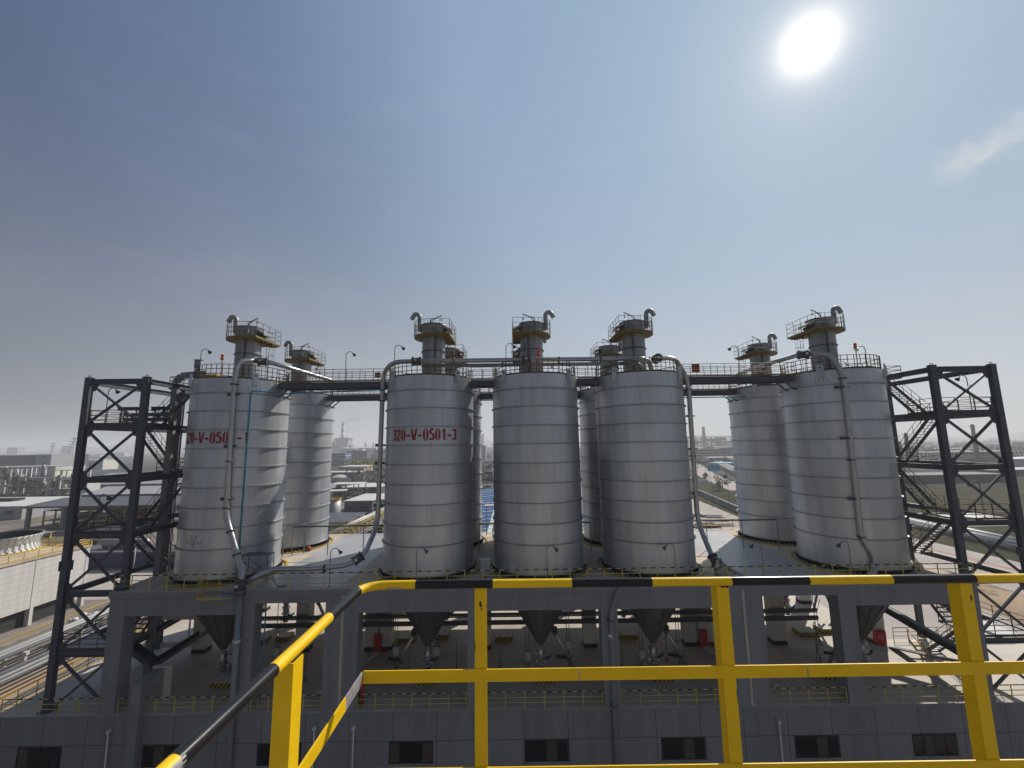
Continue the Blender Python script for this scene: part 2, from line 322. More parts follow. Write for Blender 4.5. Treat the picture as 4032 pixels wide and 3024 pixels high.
def dup(root, loc, label, group=None, rz=None):
    def cp(o, par):
        c = o.copy(); COL.objects.link(c)
        if par is not None: c.parent = par
        for ch in o.children: cp(ch, c)
        return c
    r = cp(root, None); r.location = loc; r['label'] = label
    if rz is not None: r.rotation_euler.z = rz
    if group: r['group'] = group
    WLOC[r.name] = Vector(loc); return r
_post = {}
def post_obj(parent, p, h, r, m, name='post', sq=False):
    k = (round(h,3), r, m, sq)
    if k not in _post:
        mb = MB()
        if sq: mb.box(-r,r,-r,r,0,h)
        else: mb.tube([(0,0,0),(0,0,h)], r, 6)
        me = bpy.data.meshes.new(name); me.from_pydata(mb.v, [], mb.f); me.materials.append(M[m]); _post[k] = me
    o = bpy.data.objects.new(name, _post[k]); COL.objects.link(o); o.parent = parent
    o.location = Vector(p)-WLOC[parent.name]; return o
def resample(pts, step):
    out = []; pts = [Vector(p) for p in pts]
    for a, b in zip(pts, pts[1:]):
        n = max(1, round((b-a).length/step))
        for i in range(n): out.append(a+(b-a)*(i/n))
    out.append(pts[-1]); return out
def rail_parts(parent, pts, h=1.1, m='yellow', r=0.024, mids=(0.37,0.74), step=1.3, closed=False, striped=False, toe=0.0, pr=None):
    """hand rail, lower rails and posts under parent (a thing)"""
    up = Vector((0,0,1)); P = [Vector(p) for p in pts]
    mb = MB()
    if striped:
        q = resample(P, 0.36); mb.tube([p+up*h for p in q], r*1.15, 6, 0, mis=[(i+int(P[0].x*7))%2 for i in range(len(q))])
        mb.build('hand_rail', [m,'black'], parent)
    else:
        mb.tube([p+up*h for p in P], r*1.1, 6, 0, closed=closed); mb.build('hand_rail', m, parent)
    mb = MB()
    for z in mids: mb.tube([p+up*z for p in P], r*0.75, 5, 0, closed=closed)
    if toe:
        Q = P+([P[0]] if closed else [])
        for a, b in zip(Q, Q[1:]): mb.bar(a+up*toe/2, b+up*toe/2, 0.02, toe)
    mb.build('lower_rail', m, parent)
    Q = resample(P+([P[0]] if closed else []), step)
    if closed: Q = Q[:-1]
    for p in Q: post_obj(parent, p, h, pr or r, m)
def sub_rail(parent, pts, h, m, r=0.022, mids=(0.37,0.74), step=1.2, closed=False, toe=0.12):
    """a guard rail that is one part of its thing, with its posts as sub-parts (coordinates as parent)"""
    up = Vector((0,0,1)); P = [Vector(p) for p in pts]; mb = MB()
    for z in tuple(mids)+(h,): mb.tube([p+up*z for p in P], r, 5, 0, closed=closed)
    Q = P+([P[0]] if closed else [])
    if toe:
        for a, b in zip(Q, Q[1:]): mb.bar(a+up*toe/2, b+up*toe/2, 0.03, toe)
    g = mb.build('guard_rail', m, parent)
    Z = resample(Q, step)
    for p in (Z[:-1] if closed else Z): post_obj(g, p, h, r, m)
    return g
def arc(c, r, a0, a1, n, z=0.0):
    return [Vector((c[0]+r*math.cos(R(a0+(a1-a0)*i/n)), c[1]+r*math.sin(R(a0+(a1-a0)*i/n)), z)) for i in range(n+1)]
def bend(pts, rad, n=5):
    """round the corners of a polyline"""
    P = [Vector(p) for p in pts]; out = [P[0]]
    for a, b, c in zip(P, P[1:], P[2:]):
        d1 = (a-b); d2 = (c-b); q = min(rad, d1.length*0.49, d2.length*0.49)
        s = b+d1.normalized()*q; e = b+d2.normalized()*q
        for i in range(n+1):
            t = i/n; out.append(s*(1-t)**2+b*2*t*(1-t)+e*t*t)
    out.append(P[-1]); return out
# ------------------------------------------------------------------ ground
ZG = -27.0; ZF = -18.5; ZD = -10.3; YF = 32.8; ZT = 5.7
Y1, Y2 = 37.55, 47.29
SX = (-24.14, -7.28, 2.02, 11.27, 28.43)
struct(MB().sheet([(-6000,-400),(6000,-400),(6000,9000),(-6000,9000)], ZG-0.06), 'ground', 'city')
struct(MB().sheet([(-260,-60),(74,-60),(74,300),(-260,300)], ZG-0.03), 'works_yard', 'yard')
struct(MB().sheet([(74,-60),(900,-60),(900,330),(200,330),(150,300),(74,230)], ZG-0.025), 'dry_field', 'grass')
struct(MB().sheet([(74,-40),(109.6,-40),(109.6,118),(96,150),(74,118)], ZG-0.02), 'concrete_road', 'asphalt')
struct(MB().sheet([(118,135),(158,135),(158,160),(118,160)], ZG-0.02), 'pavement', 'asphalt')
struct(MB().sheet([(52,60),(74,60),(80,152),(86,208),(110,330),(92,330),(64,205)], ZG-0.016), 'concrete_apron', 'asphalt')
struct(MB().sheet([(112,212),(124,212),(150,300),(172,372),(240,560),(228,560),(155,372),(135,300)], ZG-0.012), 'dual_road', 'asphalt')
struct(MB().sheet([(134,226),(141,226),(168,300),(196,372),(262,560),(256,560),(189,372),(161,300)], ZG-0.012), 'far_carriageway', 'asphalt')
struct(MB().sheet([(-60,38),(-40,38),(-40,90),(-60,90)], ZG-0.02), 'bare_soil_patch', 'soil')
def hills():
    mb = MB(); n = 120
    for k, (rad, h, ph) in enumerate(((5200,95,0.3),(6600,150,1.7))):
        pts = []
        for i in range(n+1):
            a = R(-75+150*i/n); x = rad*math.sin(a); y = rad*math.cos(a)
            hh = h*(0.35+0.3*math.sin(i*0.23+ph)+0.22*math.sin(i*0.61+2*ph)+0.13*math.sin(i*1.7))
            pts.append((x, y, max(4, hh)))
        for i in range(n):
            (x0,y0,h0),(x1,y1,h1) = pts[i], pts[i+1]
            mb.add([(x0,y0,ZG),(x1,y1,ZG),(x1*1.05,y1*1.05,ZG+h1),(x0*1.05,y0*1.05,ZG+h0),(x1*1.25,y1*1.25,ZG),(x0*1.25,y0*1.25,ZG)], [(0,1,2,3),(3,2,4,5)], 0, True)
    struct(mb, 'hills', 'hills')
hills()
# ------------------------------------------------------------------ concrete house that carries the silos
H = thing('silo_house', 'grey concrete frame building under the silos with open upper storey', 'industrial building', (2.05,YF,ZG))
MB().box(-36.9,34.6,32.8,56,ZG,-18.62).build('lower_wall', 'facade', H)
MB().box(34.6,46,32.8,42.2,ZG,-18.62).build('side_wing_wall', 'facade', H)
MB().box(-37.0,34.6,32.72,56.1,-18.62,ZF).box(34.6,46.1,32.72,42.4,-18.62,ZF).build('floor_slab', 'concrete_floor', H)
FC = [(-29.1,1.15),(-19.65,1.2),(-13.27,1.18),(-11.98,1.05),(-2.9,1.2),(6.8,1.2),(16.0,1.05),(17.4,1.25),(24.15,1.25),(33.2,1.2)]
for x, w in FC:
    MB().box(x-w/2,x+w/2,32.8,33.85,ZF,-10.75).build('front_column', 'wallgrey', H)
for x, w in FC[:]:
    for y in (41.6, 51.3):
        c = MB().box(x-w/2,x+w/2,y,y+1.0,ZF,-10.75).build('inner_column', 'column_pale', H)
        MB().box(x-w/2-.012,x+w/2+.012,y-.012,y+1.012,ZF,ZF+.36).build('base_band', 'black', c)
xs = [(x-w/2,x+w/2) for x, w in FC]
mb = MB(); mb2 = MB()
for i, ((a,b),(c,d)) in enumerate(zip(xs, xs[1:])):
    if c-b < 0.4: continue
    bot = -11.25 if i in (1,7) else -12.0
    MB().box(b,c,32.83,33.6,bot,-10.75).build('front_beam', 'wallgrey', H)
    mb.box(b,c,41.8,42.4,bot,-10.75); mb2.box(b,c,51.5,52.1,bot,-10.75)
mb.build('middle_beam', 'column_pale', H); mb2.build('rear_beam', 'wallgrey', H)
for x, w in FC:
    for ya, yb in ((33.85,41.6),(42.6,51.3)): MB().box(x-.35,x+.35,ya,yb,-11.9,-10.75).build('cross_beam', 'column_pale', H)
MB().box(-29.75,33.9,32.74,52.45,-10.75,ZD).build('deck_slab', 'concrete', H)
MB().box(-29.755,33.905,32.73,32.742,-10.76,ZD-.01).build('deck_fascia', 'wallgrey', H)
MB().box(-37.0,46.1,32.705,32.72,-18.62,ZF-.01).build('floor_fascia', 'wallgrey', H)
MB().sheet([(-19.5,33.3),(-13.0,33.3),(-13.0,52.2),(-19.9,52.2)], ZD+.006).build('roofing_sheet', 'plate', H)
MB().sheet([(17.4,33.3),(24.2,33.3),(24.0,52.2),(17.6,52.2)], ZD+.006).build('roofing_sheet', 'plate', H)
# expansion-joint covers between the doubled columns
for x in (-12.6, 16.63): MB().box(x-.1,x+.1,32.76,33.3,ZF,-10.78).build('joint_cover', 'concrete', H)
for x in (-33.43,-24.67,-16.65,-7.45,2.02,11.58,20.9,29.1):
    w = MB().box(x-1.55,x+1.55,32.77,32.85,-20.56,-20.48).box(x-1.55,x+1.55,32.77,32.85,-21.84,-21.78).box(x-1.55,x-1.49,32.77,32.85,-21.78,-20.56).box(x+1.49,x+1.55,32.77,32.85,-21.78,-20.56).box(x-.80,x-.72,32.77,32.85,-21.78,-20.56).box(x-.03,x+.03,32.77,32.85,-21.78,-20.56).box(x+.72,x+.80,32.77,32.85,-21.78,-20.56).build('window', 'black', H)
    for k in range(4):
        q = x-1.49+k*0.75; MB().box(q+.02,q+.70,32.785,32.80,-21.78,-20.56).build('pane', 'pane_reflection' if (k*5+int(abs(x)*3))%7 in (1,2) else 'glass', w)
    MB().box(x-1.62,x+1.62,32.7,32.8,-21.93,-21.84).build('sill', 'steel_grey', w)
# stained darker upper sheet of the interior, floor channel covers
for x, lab in ((-28.57,'leftmost white downpipe, beside the cable duct'),(-14.18,'white downpipe right of the window left of the worn yellow post'),(-11.44,'white downpipe under the second doubled column'),(18.28,'white downpipe under the right doubled column')):
    mb = MB(); mb.tube([(x,32.6,-26.9),(x,32.6,-19.55)], .055, 8); mb.box(x-.1,x+.1,32.5,32.72,-19.55,-19.35)
    solo(mb, 'downpipe', 'white', lab+', on the grey wall', 'downpipe', (x,32.6,-26.9), 'white downpipes on the lower wall')
# ------------------------------------------------------------------ silos
RING = [14.8,13.33,11.82,10.33,8.8,7.25,5.7,4.13,2.59]     # above the deck
HT = ZT-ZD
def make_silo():
    t = thing('storage_silo', 'x', 'silo', (0,0,0))
    MB().lathe([(3.75,0.42),(3.75,HT)], n=96).build('shell', 'galv', t)
    MB().lathe([(3.75,HT),(3.6,HT+.02),(1.0,HT+.32),(0.0,HT+.33)], n=96).build('roof', 'ring', t)
    for z in RING: MB().ring((0,0,0),3.74,3.88,z-.035,z+.035,96).build('stiffener_ring', 'ring', t)
    MB().ring((0,0,0),3.70,3.86,.40,.44,96).ring((0,0,0),3.55,4.0,0.02,.06,96).build('base_flange', 'ring', t)
    mb = MB().lathe([(3.76,.05),(3.76,.41)], n=96, mi=0)
    for k in range(72):
        a = 2*math.pi*k/72; c, s = math.cos(a), math.sin(a)
        mb.bar((3.76*c,3.76*s,.22),(3.93*c,3.93*s,.22),.03,.34,0)
        mb.tube([(3.93*c,3.93*s,.06),(3.93*c,3.93*s,.17)], .035, 6, 1)
    mb.build('anchor_ring', ['black','white'], t)
    MB().ring((0,0,0),4.2,4.36,0,.10,96).build('base_curb', 'yellow', t)
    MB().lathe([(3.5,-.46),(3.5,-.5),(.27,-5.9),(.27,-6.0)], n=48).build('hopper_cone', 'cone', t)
    mb = MB()
    for k in range(16):
        a = 2*math.pi*(k+.5)/16; c, s = math.cos(a), math.sin(a); mb.bar((3.2*c,3.2*s,-1.03),(.34*c,.34*s,-5.82),.05,.06)
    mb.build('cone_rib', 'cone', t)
    mb = MB().tube([(0,0,-5.95),(0,0,-7.75)], .25, 14).lathe([(.25,-6.32),(.4,-6.32),(.4,-6.22),(.25,-6.22)], n=14).lathe([(.25,-6.95),(.4,-6.95),(.4,-6.83),(.25,-6.83)], n=14).lathe([(.25,-7.5),(.4,-7.5),(.4,-7.4),(.25,-7.4)], n=14)
    mb.build('outlet_pipe', 'pipe', t)
    MB().box(-.28,.28,-.12,.12,-6.75,-6.42).box(.2,.62,-.1,.1,-7.2,-7.03).tube([(.62,0,-7.1),(.85,0,-6.9)],.09,8).build('outlet_valve', 'navy', t)
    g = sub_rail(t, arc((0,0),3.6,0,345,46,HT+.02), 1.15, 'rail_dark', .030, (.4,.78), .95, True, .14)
    for k in range(4):
        a = R(45+90*k)-math.pi/2; c, s = math.cos(a), math.sin(a)
        mb = MB(); rr = 3.86
        def P(u, d, z): return (c*(rr+d)-s*u, s*(rr+d)+c*u, z)
        mb.add([P(-.24,-.1,HT-.55),P(.24,-.1,HT-.55),P(.24,-.1,HT+.42),P(.12,-.1,HT+.52),P(-.12,-.1,HT+.52),P(-.24,-.1,HT+.42),
                P(-.24,.02,HT-.55),P(.24,.02,HT-.55),P(.24,.02,HT+.42),P(.12,.02,HT+.52),P(-.12,.02,HT+.52),P(-.24,.02,HT+.42)],
               [(0,1,2,3,4,5),(11,10,9,8,7,6),(0,6,7,1),(1,7,8,2),(2,8,9,3),(3,9,10,4),(4,10,11,5),(5,11,6,0)])
        mb.bar(P(0,.02,HT-.5),P(0,.02,HT+.1),.3,.16,0,(c,s,0))
        mb.bar(P(-.42,-.07,HT-.62),P(-.42,-.07,HT-1.02),.03,.03); mb.bar(P(.42,-.07,HT-.62),P(.42,-.07,HT-1.02),.03,.03); mb.bar(P(-.43,-.07,HT-1.02),P(.43,-.07,HT-1.02),.03,.03)
        mb.bar(P(-.16,-.07,HT-.6),P(-.16,-.07,HT-.9),.03,.03); mb.bar(P(.16,-.07,HT-.6),P(.16,-.07,HT-.9),.03,.03)
        l = mb.build('lifting_lug', ['galv'], t)
        MB().tube([P(0,.0,HT+.27),P(0,.035,HT+.27)],.08,12).build('pin_hole','dark', l)
    return t
SILO_LAB = [
 ('leftmost front silo, numbered 320-V-0501-1 in red behind a grey pipe','rear silo half hidden behind the silo numbered 320-V-0501-1'),
 ('front silo with the full red number 320-V-0501-3','rear silo of which a sliver shows right of the 320-V-0501-3 silo'),
 ('unnumbered front silo in the middle of the close-set three','rear silo wholly behind the middle front silo, only its roof rail showing'),
 ('front silo right of the middle one, a pipe running up its right edge','rear silo of which a sliver shows right of the middle front silo'),
 ('rightmost front silo with a pipe down its face and no number','rear silo half hidden by the rightmost front silo')]
proto = make_silo(); silos = []
for i, x in enumerate(SX):
    for j, y in enumerate((Y1, Y2)):
        if i == 0 and j == 0: o = proto; o.location = (x,y,ZD); o['label'] = SILO_LAB[0][0]; o['group'] = 'storage silos in two rows'; WLOC[o.name] = Vector((x,y,ZD))
        else: o = dup(proto, (x,y,ZD), SILO_LAB[i][j], 'storage silos in two rows')
        silos.append(o)
for o in list(bpy.data.objects):
    if o.parent is not None and o.name not in WLOC:
        r = o
        while r.parent is not None: r = r.parent
        WLOC[o.name] = WLOC[r.name]
# stencilled numbers: strokes in a 0.6 x 1 box, drawn as thick bars on the curved shell
G = {
 '0': [[(.13,.12),(.13,.88)],[(.47,.12),(.47,.88)],[(.16,.93),(.25,.985)],[(.35,.985),(.44,.93)],[(.16,.07),(.25,.015)],[(.35,.015),(.44,.07)]],
 '1': [[(.36,0),(.36,1)],[(.33,.9),(.18,.78)]],
 '2': [[(.13,.72),(.14,.86),(.25,.96)],[(.34,.97),(.46,.88),(.46,.66),(.38,.52)],[(.36,.48),(.17,.18),(.13,.07)],[(.13,.05),(.48,.05)]],
 '3': [[(.14,.80),(.16,.90),(.26,.97)],[(.34,.97),(.45,.88),(.45,.64),(.38,.55)],[(.24,.51),(.36,.51)],[(.38,.47),(.46,.38),(.46,.12),(.35,.03)],[(.26,.03),(.15,.10),(.13,.20)]],
 '5': [[(.12,.94),(.47,.94)],[(.15,.90),(.15,.58)],[(.20,.56),(.28,.61),(.36,.61)],[(.40,.58),(.47,.48),(.47,.14),(.37,.03)],[(.27,.03),(.15,.10),(.13,.2)]],
 'V': [[(.04,1),(.26,.05)],[(.33,.02),(.58,1)]],
 '-': [[(.10,.42),(.52,.42)]]}
def number(silo, text, a0, a1, z0, h, m, name='painted_number', rr=3.765):
    mb = MB(); n = len(text); da = (a1-a0)/n; wid = R(da)*rr; t = 0.15*h
    for i, ch in enumerate(text):
        for st in G[ch]:
            pts = []
            for (x0,y0),(x1,y1) in zip(st, st[1:]):
                for k in range(4): pts.append((x0+(x1-x0)*k/4, y0+(y1-y0)*k/4))
            pts.append(st[-1])
            Q = [Vector((R(a0+i*da)*rr+p[0]/.6*wid*.96, z0+p[1]*h)) for p in pts]
            for k, q in enumerate(Q):
                pass
            L_, R_ = [], []
            for k, q in enumerate(Q):
                d = (Q[min(k+1,len(Q)-1)]-Q[max(k-1,0)]).normalized(); nrm_ = Vector((-d.y,d.x))
                L_.append(q+nrm_*t*.62); R_.append(q-nrm_*t*.62)
            def w(p, o=0): 
                a = p.x/rr; return (silo.location.x+(rr+o)*math.sin(a), silo.location.y-(rr+o)*math.cos(a), silo.location.z+p.y)
            b = [w(p) for p in L_]+[w(p) for p in R_]; kk = len(Q)
            mb.add(b, [(k,kk+k,kk+k+1,k+1) for k in range(kk-1)])
    return mb.build(name, m, silo)
number(silos[0], '320-V-0501-1', -43, 43.5, 10.73, .90, 'textred')
number(silos[2], '320-V-0501-3', -42, 45.5, 10.73, .90, 'textred')
number(silos[0], '-V-', -21, 3, 2.75, .95, 'ghost', 'overpainted_number')
# ------------------------------------------------------------------ filter towers standing on the silo roofs
def make_filter(sx):
    t = thing('filter_tower', 'x', 'filter tower', (0,0,0))
    MB().lathe([(1.02,0.1),(1.02,3.95)], n=48).build('shell', 'galv_dark', t)
    MB().lathe([(1.08,4.02),(1.08,5.08)], n=48).build('filter_drum', 'galv_dark', t)
    MB().lathe([(1.14,5.02),(1.14,5.1),(1.0,5.12),(0,5.16)], n=48).build('lid', 'cone', t)
    MB().ring((0,0,0),1.0,1.1,2.56,2.64,48).build('stiffener_ring', 'steel', t)
    MB().ring((0,0,0),1.0,1.35,.05,.2,48).build('base_flange', 'ring', t)
    poly = [(1.75*math.cos(R(a))*sx, 1.8*math.sin(R(a))) for a in range(95,270,12)]
    poly = poly+[(0,-1.8),(1.7*sx,-1.8),(1.75*sx,2.1),(0,2.1)]
    if sx < 0: poly = poly[::-1]
    mb = MB().prism(poly, 3.84, 4.0)
    for k in range(5):
        y = -1.5+k*.8; mb.bar((sx*1.0,y,3.76),(sx*1.7,y,3.76),.08,.16)
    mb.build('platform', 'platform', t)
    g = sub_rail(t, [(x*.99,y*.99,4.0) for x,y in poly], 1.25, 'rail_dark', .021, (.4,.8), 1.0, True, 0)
    gp = bend([(-.95*sx,0,4.7),(-1.32*sx,0,4.7),(-1.32*sx,0,6.1),(-1.75*sx,0,6.3),(-2.05*sx,0,5.72)], .45, 6)
    MB().tube(gp, .2, 14).build('gooseneck_vent', 'galv_dark', t)
    MB().tube(bend([(-.35*sx,.3,5.1),(-.35*sx,.3,5.75),(.75*sx,-.1,6.05)],.1), .045, 8).tube([(-.3*sx,.3,5.5),(.15*sx,.1,5.85)],.03,6).tube([(.7*sx,-.1,6.03),(.7*sx,-.1,5.6)],.014,5).box(.7*sx-.05,.7*sx+.05,-.15,-.05,5.55,5.66).build('jib_crane', 'steel', t)
    MB().add([(.95*sx,-.7,4.95),(1.75*sx,-.7,4.55),(1.75*sx,.5,4.55),(.95*sx,.5,4.95),(.95*sx,-.7,4.8),(1.72*sx,-.7,4.4),(1.72*sx,.5,4.4),(.95*sx,.5,4.8)],[(0,1,2,3),(7,6,5,4),(0,4,5,1),(1,5,6,2),(2,6,7,3)]).build('rain_hood', 'white', t)
    MB().tube([(1.05*sx,-.1,4.35),(1.6*sx,-.1,4.2)],.16,10).box(1.05*sx-.1,1.05*sx+.1,-.5,.3,4.05,4.7).build('fan_motor', 'steel', t)
    MB().box(.42*sx-.2,.42*sx+.2,-1.24,-1.08,4.15,4.7).build('control_box', 'steel_grey', t)
    mb = MB(); lx = sx*1.35
    for y in (.55,.95): mb.tube([(lx,y,0.1),(lx,y,4.9)],.02,5)
    for k in range(15): mb.tube([(lx,.55,.3+.3*k),(lx,.95,.3+.3*k)],.013,5)
    for z in (1.9,2.7,3.5): mb.tube([(lx,.55,z),(lx+sx*.4,.5,z),(lx+sx*.6,.75,z),(lx+sx*.4,1.0,z),(lx,.95,z)],.014,5)
    for y in (.6,.9): mb.tube([(lx+sx*.5,y,1.9),(lx+sx*.5,y,3.8)],.012,5)
    mb.build('caged_ladder', 'rail_dark', t)
    mb = MB()
    for dx in (.28,.40): mb.tube([(dx*sx,-1.04,.1),(dx*sx,-1.04,3.85)],.028,6)
    mb.build('conduit', 'steel', t)
    return t
FL = [('filter tower with gooseneck vent on the leftmost front silo numbered 320-V-0501-1','filter tower just right of and behind the leftmost one, on the rear silo'),
 ('filter tower with gooseneck vent on the 320-V-0501-3 silo','filter tower peeping out right of the one on the 320-V-0501-3 silo'),
 ('filter tower with right-facing gooseneck on the middle front silo','filter tower peeping out left of the one on the middle front silo'),
 ('filter tower on the front silo right of the middle, jib arm above it','filter tower half hidden left of the one with the jib arm, right of the middle'),
 ('tallest-looking filter tower, on the rightmost front silo','filter tower left of and behind the rightmost one, beside a bridge lamp')]
fp = {1: make_filter(1), -1: make_filter(-1)}; used = set()
for i, x in enumerate(SX):
    sx = 1 if i < 2 else -1
    for j, y in enumerate((Y1, Y2)):
        loc = (x+.2*sx, y, ZT+.05)
        if sx not in used:
            used.add(sx); o = fp[sx]; o.location = loc; o['label'] = FL[i][j]; o['group'] = 'filter towers on the silo roofs'; WLOC[o.name] = Vector(loc)
        else: dup(fp[sx], loc, FL[i][j], 'filter towers on the silo roofs')
# ------------------------------------------------------------------ bridges between the silo roofs
def bridge(xa, xb, y, label, small=False):
    z = ZT-.1; t = thing('roof_bridge', label, 'footbridge', ((xa+xb)/2,y,z-.5), 'bridges between silo roofs')
    w = .65
    for s, nm in ((-1,'girder'),(1,'girder')):
        mb = MB().ibeam((xa,y+s*w,z-.27),(xb,y+s*w,z-.27),.18,.46,.03)
        n = max(1,int((xb-xa)/1.2))
        for k in range(n+1): mb.bar((xa+(xb-xa)*k/n,y+s*(w+.05*s*s),z-.27),(xa+(xb-xa)*k/n,y+s*w+.001,z-.26),.02,.02)
        mb.build(nm, 'steel', t)
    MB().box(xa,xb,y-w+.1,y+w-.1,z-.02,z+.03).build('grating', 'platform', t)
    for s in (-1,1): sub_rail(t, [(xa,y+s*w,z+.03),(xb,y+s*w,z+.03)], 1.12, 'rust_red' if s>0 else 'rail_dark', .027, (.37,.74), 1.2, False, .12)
    mb = MB()
    if not small:
        for e, d in ((xa,1),(xb,-1)):
            for s in (-.55,.55): mb.bar((e+d*.1,y+s,z-1.2),(e+d*.9,y+s,z-.5),.1,.1); mb.bar((e-d*.25,y+s,z-1.2),(e+d*.1,y+s,z-1.2),.1,.1)
    else:
        for e, d in ((xa,1),(xb,-1)): mb.box(min(e,e+d*.35),max(e,e+d*.35),y-.6,y+.6,z-.6,z-.5)
    mb.build('bracket', 'steel', t)
for y, rn in ((37.2,'front'),(46.95,'rear')):
    bridge(-20.45,-10.97,y, 'long %s roof bridge left of the three close silos'%rn)
    bridge(-3.58,-1.68,y, 'short %s roof bridge between the 320-V-0501-3 silo and the middle silo'%rn if rn=='front' else 'short rear roof bridge seen left of the middle front silo', True)
    bridge(5.72,7.57,y, 'short front roof bridge right of the middle silo' if rn=='front' else 'short rear roof bridge seen right of the middle front silo', True)
    bridge(14.97,24.73,y, 'long %s roof bridge right of the three close silos'%rn)
# ------------------------------------------------------------------ guard rails of the deck and the floor below
def railing(pts, label, h=1.1, grp=None, **k):
    k.setdefault('m','yellow_rail'); k.setdefault('r',.034)
    t = thing('guard_rail', label, 'guard rail', pts[0], grp); rail_parts(t, pts, h, **k); return t
railing([(-29.6,32.9,ZD),(33.8,32.9,ZD)], 'long yellow guard rail with striped top along the front deck edge', striped=True)
railing([(-29.6,52.3,ZD),(33.8,52.3,ZD)], 'plain yellow guard rail along the back of the deck, behind the silos')
FR = [('between the left tower leg and the first column',-36.7,-29.8),('right of the first column, behind the cable duct',-28.4,-20.35),('left of the left doubled column',-18.95,-13.95),('right of the left doubled column',-11.4,-3.6),('under the middle silo cone',-2.2,6.1),('left of the right doubled column',7.5,15.4),('right of the right doubled column',18.1,23.45),('under the rightmost front silo cone',24.9,32.5),('past the last column at the right edge',33.9,45.5)]
for nm, a, b in FR: railing([(a,32.95,ZF),(b,32.95,ZF)], 'low striped floor rail '+nm, 1.0, 'floor rails along the open storey', striped=True, mids=(.33,.66))
railing([(-36.8,34,ZF),(-36.8,55,ZF)], 'yellow floor rail running back along the left edge of the slab')
railing([(35,42.2,ZF),(45.8,42.2,ZF)], 'floor rail along the back of the right side wing')
railing([(28,55.7,ZF),(34.4,55.7,ZF)], 'white-lit floor rail behind the red cabinet')
